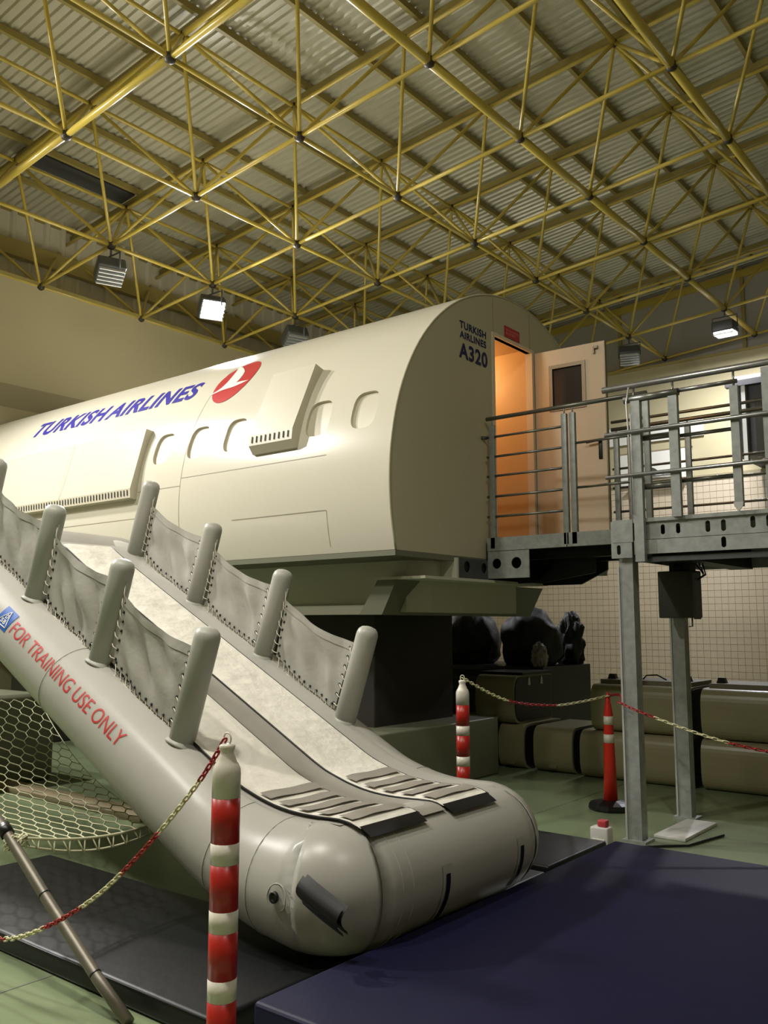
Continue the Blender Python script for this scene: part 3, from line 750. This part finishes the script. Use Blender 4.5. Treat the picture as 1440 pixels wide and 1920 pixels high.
# ------------------------------------------------------------------ mats
def gym_mat(x0, x1, y0, y1, z0, z1, m, label, r=.018):
    t = MB().rbox(x0,x1,y0,y1,z0,z1,r).build('gym_mat', m); return tag(t, label, 'mat')
mk = thing('gym_mat', 'black vinyl landing mat lying under the slide', 'mat', (-4.27,4.2,0))
def mbuild(mb, name, m):
    o = mb.build(name, m, mk); o.matrix_parent_inverse = Matrix.Translation((4.27,-4.2,0)); return o
mbuild(MB().rbox(-5.69,-2.86,2.47,3.46,0,.1,.02), 'cushion', M_MATD)
mbuild(MB().rbox(-3.6,-2.86,3.47,5.2,0,.095,.02), 'cushion', M_MATD)
mbuild(MB().tube([(-5.66,2.475,.088),(-2.88,2.475,.088)], .006, 5), 'piping', M_MATD)
bk = thing('gym_mat', 'dark blue vinyl landing mat in the right foreground', 'mat', (-1,4.1,0))
o = MB().rbox(-1.68,1.9,-1.58,1.72,0,.2,.02).build('cushion', M_MATB, bk)
MB().tube([(-1.66,-1.575,.185),(1.88,-1.575,.185)], .006, 5).tube([(-1.675,-1.56,.185),(-1.675,1.7,.185)], .006, 5).build('piping', M_MATB, bk)
MB().box(-.0,.03,-1.6+.0,-1.585,.08,.14).build('label_tag', M_BOXW, bk)
gm = gym_mat(-3.5,-2.9,5.3,6.17,0,.1,M_MATD,'thin black mat beyond the toe of the slide')

# ------------------------------------------------------------------ striped posts, cone, chains
def striped_post(x, y, label, hook=True):
    t = thing('bollard', label, 'bollard', (x,y,0), 0, 'red and white striped bollards')
    H_ = 1.2; r = .053
    MB().lathe([(.14,0),(.14,.02),(.1,.035),(.06,.045)], n=28).build('foot', M_BLACK, t)
    z = 1.015; MB().lathe([(r,z-.0),(r,z+.085),(r*.97,z+.1),(r*.84,z+.118),(r*.7,z+.128),(r*.62,z+.14),(r*.5,z+.155),(r*.46,z+.163),(r*.55,z+.175),(r*.57,z+.185),(r*.45,z+.192),(.004,z+.194)], n=28).build('cap', M_PWHT, t)
    h = [.161,.074]; k = 0
    while z > .045:
        hh = min(h[k%2], z-.04); nm, m = (('red_band',M_PRED),('white_band',M_PWHT))[k%2]
        rr = r*(.995 if k%2 == 0 else 1.0)
        MB().lathe([(rr,z-hh),(rr,z)], n=28).build(nm, m, t); z -= hh; k += 1
    MB().tube([(.02*math.cos(2*math.pi*q/16),0,1.225+.022*math.sin(2*math.pi*q/16)) for q in range(16)], .003, 6, closed=True).build('hook_ring', M_PWHT, t)
    return t
striped_post(-2.577, 2.272, 'red and white striped bollard in the foreground in front of the slide')
striped_post(-3.995, 5.963, 'red and white striped bollard behind the toe of the slide')
striped_post(-6.2, 2.10, 'red and white striped bollard out of view left of the slide')
cn_ = thing('traffic_post', 'orange delineator post with two white bands and black rubber base', 'traffic post', (-3.56,7.68,0))
MB().lathe([(.0,0),(.19,0),(.2,.02),(.195,.055),(.15,.07),(.08,.085)], n=10, smooth=False).build('base', M_BLACK, cn_)
cr_ = lambda z: .062-.022*(z-.08)/.75
MB().lathe([(cr_(.08),.08),(cr_(.45),.45),(cr_(.85),.85),(.028,.92),(.022,.94),(.022,1.0),(.012,1.01),(.01,1.035),(.003,1.036)], n=20).build('body', M_CONE, cn_)
for z0_ in (.585,.745): MB().lathe([(cr_(z0_)+.0015,z0_),(cr_(z0_+.075)+.0015,z0_+.075)], n=20).build('white_band', M_PWHT, cn_)
def link_mb(L=.044, w=.025, r=.0042, n=14, s_=5):
    pts = []
    hw = w/2-r; hl = L/2-r-hw
    for k in range(n):
        a = 2*math.pi*k/n
        pts.append((hl*(1 if math.cos(a) > 0 else -1)+hw*math.cos(a), hw*math.sin(a), 0))
    return MB().tube(pts, r, s_, closed=True)
LINKS = {'r': link_mb().mesh('link', M_CRED), 'w': link_mb().mesh('link', M_CWHT)}
def resample(P, step):
    P = [Vector(p) for p in P]; P, _ = catmull(P, [0]*len(P), 12); out = [P[0]]; acc = 0
    for a, b in zip(P[:-1], P[1:]):
        L = (b-a).length; 
        if L < 1e-9: continue
        while acc + L >= step*len(out):
            t = (step*len(out)-acc)/L; out.append(a.lerp(b,t))
        acc += L
    return out
# foreground chain
ch = thing('chain', 'red and white plastic chain sagging left from the foreground bollard', 'chain', (-3.4,2.24,.2))
C1 = [(-2.577,2.262,1.225),(-2.713,2.245,1.047),(-3.024,2.235,.757),(-3.358,2.225,.508),(-3.761,2.21,.305),(-4.072,2.2,.22),(-4.45,2.18,.19),(-4.85,2.16,.26),(-5.4,2.13,.55),(-5.9,2.11,.93),(-6.2,2.10,1.225)]
S = resample(C1, .029)
acc = 0
def chain_links(S, P, sched):
    for k in range(len(S)-1):
        a, b = S[k], S[k+1]; mid = (a+b)/2; d = (b-a).normalized()
        key = sched(k)
        q = d.to_track_quat('X','Z').to_euler().to_matrix().to_4x4() @ Matrix.Rotation(R(90)*(k%2)+R(20), 4, 'X')
        yield mid, q, key
for mid, q, key in chain_links(S, ch, lambda k: 'r' if k < 7 else 'wr'[int((k-7)//10.5) % 2]):
    o = obj('link', LINKS[key], ch); o.matrix_local = Matrix.Translation(mid-Vector((-3.4,2.24,.2))) @ q
def far_chain(name_label, P, sched):
    t = thing('chain', name_label, 'chain', P[0])
    S = resample(P, .036); lm = link_mb(.054,.028,.0052,10,4); cur, last = None, None
    names = {'r': ('red_links', M_CRED2), 'w': ('white_links', M_CWHT)}
    def flush():
        if cur: cur.build(names[last][0], names[last][1], t)['kind'] = 'stuff'
    for mid, q, key in chain_links(S, t, sched):
        if key != last: flush(); cur = MB(); last = key
        Mx = Matrix.Translation(mid-Vector(P[0])) @ q
        cur.add([Mx @ Vector(v) for v in lm.v], lm.f, True)
    flush()
far_chain('red and white chain between the far bollard and the orange post', [(-3.995,5.963,1.225),(-3.92,6.5,1.02),(-3.80,7.05,.945),(-3.68,7.4,.96),(-3.56,7.66,1.0),(-3.4,7.5,1.03),(-3.15,7.05,1.06),(-2.97,6.68,1.05)], lambda k: 'wrwr'[min(3, 0 if k < 17 else 1 if k < 34 else 2 if k < 51 else 3)])
far_chain('red and white chain sloping right from the steel column', [(-2.97,6.6,1.05),(-2.75,6.55,.98),(-2.3,6.6,.84),(-1.95,6.7,.76),(-1.5,6.85,.70),(-.9,7.0,.72)], lambda k: 'rwr'[0 if k < 9 else 1 if k < 24 else 2])

# ------------------------------------------------------------------ net and pole at the left
pl = thing('net_pole', 'grey metal net pole leaning down to the floor at lower left', 'pole', (-3.1,2.38,0))
def pb(mb, n_, m): o = mb.build(n_, m, pl); o.matrix_parent_inverse = Matrix.Translation((3.1,-2.38,0)); return o
pts_ = [(-4.75,2.38,.86),(-4.33,2.38,.63),(-3.92,2.38,.375),(-3.5,2.38,.13),(-3.27,2.38,.012)]
pb(MB().tube(pts_, .026, 14), 'tube', M_POLE)
for p_, q_ in (((-4.33,2.38,.63),.055),):
    d = Vector((.41,0,-.25)).normalized(); pb(MB().tube([Vector(p_)-d*.03, Vector(p_)+d*.03], .034, 14), 'tape', M_BLACK)
for p_ in ((-3.95,2.38,.394),(-3.52,2.38,.142)):
    d = Vector((.41,0,-.25)).normalized(); pb(MB().tube([Vector(p_)-d*.004, Vector(p_)+d*.004], .0275, 14), 'joint', M_BLACK)
NA, NB, NC, ND = Vector((-4.28,2.40,.60)), Vector((-4.36,3.34,.50)), Vector((-7.4,3.0,1.02)), Vector((-7.9,4.6,.95))
def netp(u, v):      # u: near edge 0 -> far 1 ; v: 0 front edge (A-B), 1 back (C-D)
    p = NA.lerp(NB,u).lerp(NC.lerp(ND,u), v)
    p.z -= .16*math.sin(math.pi*v) + .04*math.sin(math.pi*u)*(1-v); 
    return p
nt_ = MB(); nu, nv = 11, 40
P = {}
for b in range(nv+1):
    for a in range(nu+1):
        du = (.22 if (b % 4 in (0,1)) else -.22)
        P[(a,b)] = netp(min(1,max(0,(a+.5*(b//2 % 2)+.0)/nu)), b/nv)
for b in range(nv):
    for a in range(nu+1):
        if (b % 2) == 0: nt_.tube([P[(a,b)],P[(a,b+1)]], .0042, 4, cap=False)
        else:
            sft = (b//2 % 2); nt_.tube([P[(a,b)],P[(a,b+1)]], .0042, 4, cap=False)
            a2 = a-1 if sft == 0 else a+1
            if (a2,b+1) in P: nt_.tube([P[(a,b)],P[(a2,b+1)]], .0042, 4, cap=False)
rope = [netp(k/20,0) for k in range(21)]
nt_.tube(rope, .008, 6); nt_.tube([p+Vector((.02,0,-.03-.03*math.sin(math.pi*k/20))) for k,p in enumerate(rope)], .006, 6)
for k in range(0,20): nt_.tube([rope[k], rope[k]+Vector((.03,.02*(-1)**k,-.035-.03*math.sin(math.pi*k/20)))], .004, 5)
for k in range(14):
    a = random.random()*6.3; nt_.tube([NA+Vector((.05*math.cos(a+q)*(.4+random.random()*.6)+.02, .05*math.sin(a+q*1.3), .04*math.sin(q*2+a)-.02)) for q in range(4)], .004, 5)
nn = nt_.build('safety_net', M_NET, fixn=False); tag(nn, 'white knotted safety net slung beside the slide at the left', 'net')
pk = MB().rbox(-10.5,-6.4,4.7,4.95,0,.05,.006).build('floor_plank', M_WOOD); tag(pk, 'wooden plank on the floor behind the net', 'plank')
gbx = MB().rbox(-11.5,-8.9,4.2,5.4,0,.9,.05).build('foam_block', M_BEAM); tag(gbx, 'grey green foam block behind the net at the left edge', 'foam block')

# ------------------------------------------------------------------ gangway and platform
GW = thing('gangway', 'galvanised gangway with horizontal rails leading to the aircraft door', 'gangway', (-3.9,8,0))
def gb_(mb, n_, m, label=None): 
    o = mb.build(n_, m, GW); o.matrix_parent_inverse = Matrix.Translation((3.9,-8,0)); return o
gb_(MB().box(-4.66,-2.9,7.46,8.6,2.44,2.49), 'deck', M_DECKP)
gb_(MB().box(-4.66,-3.80,7.42,7.46,2.36,2.49), 'edge_beam', M_GALV); gb_(MB().box(-3.79,-2.93,7.42,7.46,2.36,2.49), 'edge_beam', M_GALV)
gb_(MB().box(-4.66,-2.93,8.6,8.64,2.36,2.49), 'edge_beam', M_GALV)
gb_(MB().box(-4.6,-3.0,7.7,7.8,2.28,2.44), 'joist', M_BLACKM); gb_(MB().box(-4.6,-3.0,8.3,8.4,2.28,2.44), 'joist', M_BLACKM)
# triangular support brackets with round holes below the gangway
holed_plate('support_bracket', 7.44, -4.66, -4.2, 2.09, 2.36, [(-4.56,2.235,.05,0),(-4.34,2.235,.055,0)], M_GALV, axis='y', parent=GW, build=lambda mb,n_,m,p: gb_(mb,n_,m))
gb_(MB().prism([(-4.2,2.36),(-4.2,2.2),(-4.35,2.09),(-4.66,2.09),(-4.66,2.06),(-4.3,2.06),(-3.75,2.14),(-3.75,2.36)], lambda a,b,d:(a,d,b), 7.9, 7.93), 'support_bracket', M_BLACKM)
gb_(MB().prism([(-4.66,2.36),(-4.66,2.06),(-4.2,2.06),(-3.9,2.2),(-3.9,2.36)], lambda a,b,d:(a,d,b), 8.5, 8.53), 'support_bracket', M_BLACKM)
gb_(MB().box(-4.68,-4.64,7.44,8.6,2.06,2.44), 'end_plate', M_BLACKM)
def rail_post(x, y, z0, z1, w=.055, pin=True, b=gb_):
    mb = MB().rbox(x-w/2,x+w/2,y-.02,y+.02,z0,z1,.004)
    if pin: mb.tube([(x,y,z1-.01),(x,y,z1+.07)], .008, 6)
    return b(mb, 'post', M_GALV)
for x in (-4.595,-3.80,-3.715,-3.0): rail_post(x, 7.44, 2.38, 3.62)
def pipe(x0, x1, y, z, r, b=gb_, name='rail', m=M_GALVD): return b(MB().tube([(x0,y,z),(x1,y,z)], r, 12), name, m)
pipe(-4.66,-2.99,7.44,3.69,.021)
for z in (3.50,3.30,3.105,2.90,2.70): pipe(-4.66,-3.80,7.44,z,.0125)
for z in (3.325,2.905): pipe(-3.715,-2.99,7.44,z,.0125)
gb_(MB().tube([(-4.70,7.4,3.50),(-4.66,7.44,3.5)], .018, 8), 'anchor', M_STEEL)
for x in (-3.80,-3.65,-3.05,-2.2,-1.2): rail_post(x, 8.6, 2.38, 3.6)
pipe(-3.85,0.6,8.6,3.67,.021); pipe(-3.85,.6,8.6,3.75,.016)
for z in (3.25,3.05,2.80): pipe(-3.85,.6,8.6,z,.0125)

PF = thing('platform', 'galvanised steel access platform on columns with railings at the right', 'platform', (-1.5,7.6,0))
def pfb(mb, n_, m, label=None, *a):
    o = mb.build(n_, m, PF); o.matrix_parent_inverse = Matrix.Translation((1.5,-7.6,0)); return o
PX0, PX1, PY0, PY1 = -2.99, 0.6, 6.65, 8.62
pfb(MB().box(PX0+.02,PX1,PY0+.02,PY1,2.40,2.44), 'deck', M_DECKP)
def fh(mb, n_, m, p): return pfb(mb, n_, m)
holed_plate('fascia', PY0, -2.81, -1.60, 2.305, 2.44, [(-2.58,2.375,.017,.022),(-2.46,2.375,.017,.022),(-2.235,2.375,.018,.025),(-2.12,2.375,.018,.025),(-1.91,2.385,.018,.025),(-1.80,2.385,.018,.025)], M_GALV, thick=.01, axis='y', build=fh, seg=8)
holed_plate('fascia', PY0-.012, -2.81, -1.60, 2.19, 2.30, [(-2.12,2.25,.018,.022)], M_GALV, thick=.01, axis='y', build=fh, seg=8)
pfb(MB().box(-1.59,PX1,PY0-.01,PY0,2.19,2.44), 'fascia', M_GALV)
pfb(MB().box(-2.81,PX1,PY0-.03,PY0+.01,2.44,2.47), 'kerb', M_GALV)
pfb(MB().box(PX0,-2.82,PY0-.02,PY0,2.29,2.47), 'corner_plate', M_GALV)
holed_plate('corner_plate', PY0-.03, PX0, -2.82, 2.165, 2.285, [(-2.93,2.23,.016,.022)], M_GALV, thick=.012, axis='y', build=fh, seg=8)
pfb(MB().box(PX0-.012,PX0,PY0-.02,PY1,2.17,2.46), 'end_fascia', M_GALV)
pfb(MB().box(-2.9,PX1,PY0+.01,PY0+.05,2.13,2.17), 'lower_rail', M_STEEL)
pfb(MB().box(-2.7,-2.5,PY0+.06,PY1,2.16,2.40), 'cross_beam', M_BLACKM); pfb(MB().box(-1.3,-1.1,PY0+.06,PY1,2.16,2.40), 'cross_beam', M_BLACKM)
pfb(MB().box(PX0+.02,PX1,PY1-.03,PY1,2.17,2.46), 'back_fascia', M_GALV)
def column(x, y, label):
    c = MB().box(x-.05,x+.06,y-.055,y+.055,.015,2.165).build('column', M_GALV, PF); c.matrix_parent_inverse = Matrix.Translation((1.5,-7.6,0))
    MB().box(x-.065,x-.05,y-.066,y-.035,.02,2.1).build('cable_trunking', M_SLAT, c)
    MB().box(x-.09,x+.1,y-.09,y+.09,0,.018).build('foot_plate', M_GALV, c)
column(-2.9, 6.71, ''); column(-2.9, 7.76, '')
for y in (8.45,):
    pfb(MB().box(-.6,-.5,8.35,8.45,0,2.165), 'column', M_GALV)
pfb(MB().box(-.6,-.5,6.68,6.78,0,2.165), 'column', M_GALV)
# motor box above the second column
pfb(MB().rbox(-2.96,-2.64,7.45,7.62,1.70,2.10,.012), 'control_box', mat('box_grey', srgb(64,64,58), .5, var=.1, vscale=5))
pfb(MB().box(-2.655,-2.635,7.44,7.56,1.69,2.08), 'box_door', M_STEEL)
pfb(MB().box(-2.88,-2.70,7.52,7.66,2.05,2.18).lathe([(.06,0),(.06,.07)], (-2.80,7.56,2.09), (0,0,1), 12), 'motor_mount', M_BLACKM)
for k in range(3):
    pfb(MB().tube([(-2.66+.03*k,7.55,2.16),(-2.60+.02*k,7.5,2.10-.02*k),(-2.58+.01*k,7.5,2.06),(-2.64,7.52,2.02)], .006, 6), 'cable', M_BLACK)
pfb(MB().tube([(-2.69,7.5,1.70),(-2.69,7.5,1.63),(-2.72,7.5,1.63)], .007, 6), 'cable_gland', M_GALVD)
# near railing
def chan(x, z0, z1, w, d=.03, y=PY0-.045): return pfb(MB().box(x-w/2,x+w/2,y-d/2,y+d/2,z0,z1), 'post', M_GALV)
chan(-2.745, 2.13, 3.42, .075, .05); chan(-2.445,2.46,3.40,.07,.045); chan(-1.985,2.50,3.40,.06,.04); chan(-1.755,2.1,3.50,.06,.05); chan(-.9,2.3,3.5,.06,.05); chan(.3,2.3,3.5,.06,.05)
rail_post(-2.85, 6.80, 2.40, 3.36, .05, True, lambda mb,n_,m: pfb(mb,n_,m))
pp = lambda x0,x1,z,r,y=PY0-.05,m=M_GALVD,n_='rail': pfb(MB().tube([(x0,y,z),(x1,y,z)], r, 12), n_, m)
pp(-3.02,.6,3.535,.026); pp(-2.84,-2.40,3.425,.030); pp(-2.40,-1.96,3.435,.017)
pp(-3.0,.6,3.155,.018,PY0-.08); pp(-3.0,.6,2.81,.016,PY0-.08)
pp(-2.74,-2.45,3.11,.024,PY0+.0); pp(-2.45,-1.98,3.09,.015,PY0+.0); pp(-2.74,-2.45,2.72,.024,PY0+.0); pp(-2.45,-1.98,2.74,.015,PY0+.0)
for x in (-2.76,-2.445,-1.985): pfb(MB().tube([(x,PY0-.05,3.38),(x,PY0-.05,3.52)], .009, 6), 'pin', M_GALVD)
pfb(MB().tube([(-2.79,PY0-.07,3.52),(-2.81,PY0-.08,3.40),(-2.80,PY0-.08,3.15),(-2.79,PY0-.08,2.5)], .007, 6), 'cable', M_SLAT)
pfb(MB().prism([(-2.02,2.53),(-1.95,2.53),(-1.955,2.50),(-1.985,2.46),(-2.015,2.50)], lambda a,b,d:(a,d,b), PY0-.075, PY0-.065), 'pointer_plate', M_SLAT)

# ------------------------------------------------------------------ things on and near the back wall
bn = thing('wall_banner', 'long white banner with faint print on the back wall', 'banner', (-8.0,Y_BACK-.05,6.2))
MB().box(-1.35,1.2,-.012,.012,-.22,.22).build('sheet', M_PAPER, bn)
wbk_sign = thing('white_board', 'white panel below the banner on the back wall', 'board', (-8.0,Y_BACK-.06,5.35))
MB().box(-.9,.9,-.02,.02,-.38,.38).build('panel', M_PAPER, wbk_sign)
MB().box(-.92,.92,-.025,.025,.38,.41).box(-.92,.92,-.025,.025,-.41,-.38).build('frame', M_ALU, wbk_sign)
sv = MB()
def fin(u, v):
    x = -.35+.7*u; h = .28*(1-u)**.6*math.sin(math.pi*min(1,u*1.3+.15))
    return Vector((x, .04*math.sin(math.pi*v), .02+h*v+.16*u*(1-v)))
sv.grid(fin, 12, 6); sv.tube([(-.6,0,0),(-.2,.0,.02),(.3,0,.0),(.5,0,-.03)], [.02,.05,.06,.02], 10)
so_ = sv.build('model_aircraft', M_SILVER); so_.location = (-7.85, Y_BACK-.17, 5.08); tag(so_, 'small silver model aircraft tail in front of the white panel', 'model')
sh = MB().box(-8.5,-7.2,Y_BACK-.26,Y_BACK-.06,4.955+.045+.0,5.0-.0+.02).build('wall_shelf', M_ALU); tag(sh, 'narrow metal shelf along the top of the tiles', 'shelf')
gr = MB()
for k in range(4): gr.prism([(-10.35+.02*k,.62-.09*k),(-10.02+.02*k,.70-.09*k),(-10.02+.02*k,.665-.09*k),(-10.35+.02*k,.585-.09*k)], lambda a,b,d:(a,d,b), Y_BACK-.035, Y_BACK-.021)
gro = gr.build('tape_marks', M_PAPER); tag(gro, 'white tape stripes stuck low on the tiled wall', 'tape')
cbn = thing('training_cabin', 'dark grey training cabin with a recess behind the platform', 'cabin', (-4.6,19.1,0))
MB().rbox(-1.0,1.6,-.6,1.17,5.06,6.75,.05).build('body', M_CABIN, cbn)
MB().box(-.55,.7,-.66,-.6,5.0,6.2).build('recess_panel', M_GLASSD, cbn)
for x in (-.95,-.75): MB().box(x-.04,x+.04,-.72,-.6,4.9,6.5).build('upright', M_SLAT, cbn)
MB().box(-1.1,1.7,-.75,-.6,6.5,6.62).build('canopy_edge', M_CABIN, cbn)

# ------------------------------------------------------------------ overhead bins
def bin_prof(h=.5, d=.92):
    pts = [(d,0),(d,h)]
    for k in range(19):
        a = math.pi/2 - math.pi*k/18; e = .62
        pts.append((.17-.17*abs(math.cos(a))**e, h/2+h/2*math.copysign(abs(math.sin(a))**e, math.sin(a))))
    return pts
def cabin_bin(x0, x1, y, z, label, h=.5, top=False, hangers=0):
    t = thing('overhead_bin', label, 'cabin bin', ((x0+x1)/2, y, z), 0, 'cabin overhead bins stacked on the floor')
    L = (x1-x0)/2; pr = bin_prof(h)
    MB().prism(pr, lambda a,b,d:(d,a,b), -L, L).build('shell', M_BIN, t)
    pin = [(a*.94+.03, b*.92+.02) for a,b in pr]
    MB().prism(pin, lambda a,b,d:(d,a,b), L, L+.012).build('end_panel', M_BLACK, t)
    MB().prism(pin, lambda a,b,d:(d,a,b), -L-.012, -L).build('end_panel', M_BLACK, t)
    if top:
        MB().box(-L+.03,L-.03,.2,.8,h,h+.045).build('top_rail', M_BINT, t)
        for x in (-L+.12,L-.12): MB().prism([(x-.05,h+.045),(x+.05,h+.045),(x+.03,h+.1),(x-.03,h+.1)], lambda a,b,d:(a,d,b), .3, .36).build('lug', M_BLACK, t)
    if hangers:
        MB().box(-L-.05,L+.03,.18,.95,h,h+.03).build('lid_plate', M_BLACK, t)
        for yy in (.35,.65): MB().prism([(yy-.03,h-.12),(yy+.03,h-.12),(yy+.02,h-.05),(yy,h-.02),(yy-.02,h-.05)], lambda a,b,d:(d,a,b), L+.013, L+.018).build('hanger_tag', M_SLAT, t)
    MB().rbox(-.05,.05,-.012,.03,.05,.085,.005).build('latch', M_BINT, t)
    if top: MB().tube([(-.1,.4,h+.045),(-.06,.4,h+.09),(.06,.4,h+.1),(.16,.42,h+.045)], .008, 6).build('hose', M_BLACK, t)
    return t
cabin_bin(-6.52,-5.76,9.1,0,'cream cabin bin on the floor, leftmost behind the far bollard')
cabin_bin(-5.60,-5.27,9.1,0,'narrow cream cabin bin on the floor, second from the far bollard')
cabin_bin(-5.14,-4.66,9.1,0,'cream cabin bin on the floor just left of the orange post')
cabin_bin(-4.54,-3.34,9.05,0,'long cream cabin bin on the floor behind the orange post')
cabin_bin(-3.24,-1.75,9.1,0,'long cream cabin bin on the floor at the right edge')
cabin_bin(-5.90,-5.38,9.08,.501,'cream cabin bin with black end, on top of the left bins',.55,hangers=2)
cabin_bin(-4.42,-3.34,9.1,.5,'long cream cabin bin on top, behind the first steel column',.5,top=True)
cabin_bin(-3.22,-1.75,9.1,.5,'long cream cabin bin on top, at the right edge',.5,top=True)
# rubbish bags on dark crates
def blob(name, loc, sc, m, seed, amp, label, cat, group=None, freq=2.0):
    bm = bmesh.new(); bmesh.ops.create_icosphere(bm, subdivisions=4, radius=1)
    for v in bm.verts:
        d = v.co.normalized(); k = 1 + amp*noise.noise(d*freq+Vector((seed,seed*.7,0))) + amp*.4*noise.noise(d*freq*3+Vector((seed,0,seed)))
        v.co = Vector((d.x*sc[0]*k, d.y*sc[1]*k, max(-.62,d.z*k)*sc[2]))
    me = bpy.data.meshes.new(name); bm.to_mesh(me); bm.free(); me.materials.append(m)
    me.polygons.foreach_set('use_smooth', [True]*len(me.polygons))
    o = obj(name, me, loc=(loc[0],loc[1],loc[2]+.62*sc[2])); return tag(o, label, cat, group)
cr0 = thing('storage_crate', 'dark slatted storage crate behind the bins under the fuselage', 'crate', (-7.0,10.7,0))
MB().box(-1.5,1.4,-.5,.85,.0,1.1).build('body', M_BLACK, cr0)
for k in range(8): MB().box(-1.53,1.38,-.53,-.5,.05+.13*k,.13+.13*k).build('slat', M_CRATE, cr0)
blob('rubbish_bag', (-6.08,10.76,1.1), (.42,.38,.47), M_BAG, 3.1, .16, 'big black rubbish bag nearest the tiled wall, on the dark crate', 'bag', 'bags under the fuselage')
blob('rubbish_bag', (-7.0,10.7,1.1), (.41,.42,.46), M_BAG, 5.7, .16, 'middle black rubbish bag on the dark crate', 'bag', 'bags under the fuselage')
blob('rubbish_bag', (-7.9,10.7,1.1), (.46,.42,.44), M_BAG, 9.3, .16, 'black rubbish bag on the dark crate, half hidden by the pedestal', 'bag', 'bags under the fuselage')
blob('folded_tarp', (-5.80,11.36,1.1), (.2,.17,.42), M_BAG, 8.2, .4, 'crumpled dark tarp standing behind the bags', 'tarp', None, 3)
blob('plastic_wrap', (-5.70,10.30,1.1), (.10,.09,.19), M_WRAP, 1.2, .35, 'crumpled clear plastic wrap at the right end of the bags', 'plastic wrap', None, 3.5)
# small socket box by the column foot
sk = thing('power_box', 'small white power box with red plug at the foot of the column', 'power box', (-3.03,6.36,0))
MB().rbox(-.07,.07,-.05,.05,0,.15,.01).build('body', M_BOXW, sk)
MB().rbox(-.05,.05,-.065,-.045,.02,.07,.006).build('cover', M_BOXW, sk)
MB().rbox(-.02,.05,-.03,.03,.15,.2,.01).build('plug', M_SIGNR, sk)
MB().tube([(.07,0,.03),(.2,.1,.012),(.5,.4,.012),(.6,.9,.012)], .01, 6).build('cable', M_BLACK, sk)
fp = MB().rbox(-2.85,-2.6,6.9,7.62,0,.025,.005).build('cable_ramp', M_BOXW); tag(fp, 'flat pale cable cover on the floor between the columns', 'cable cover')
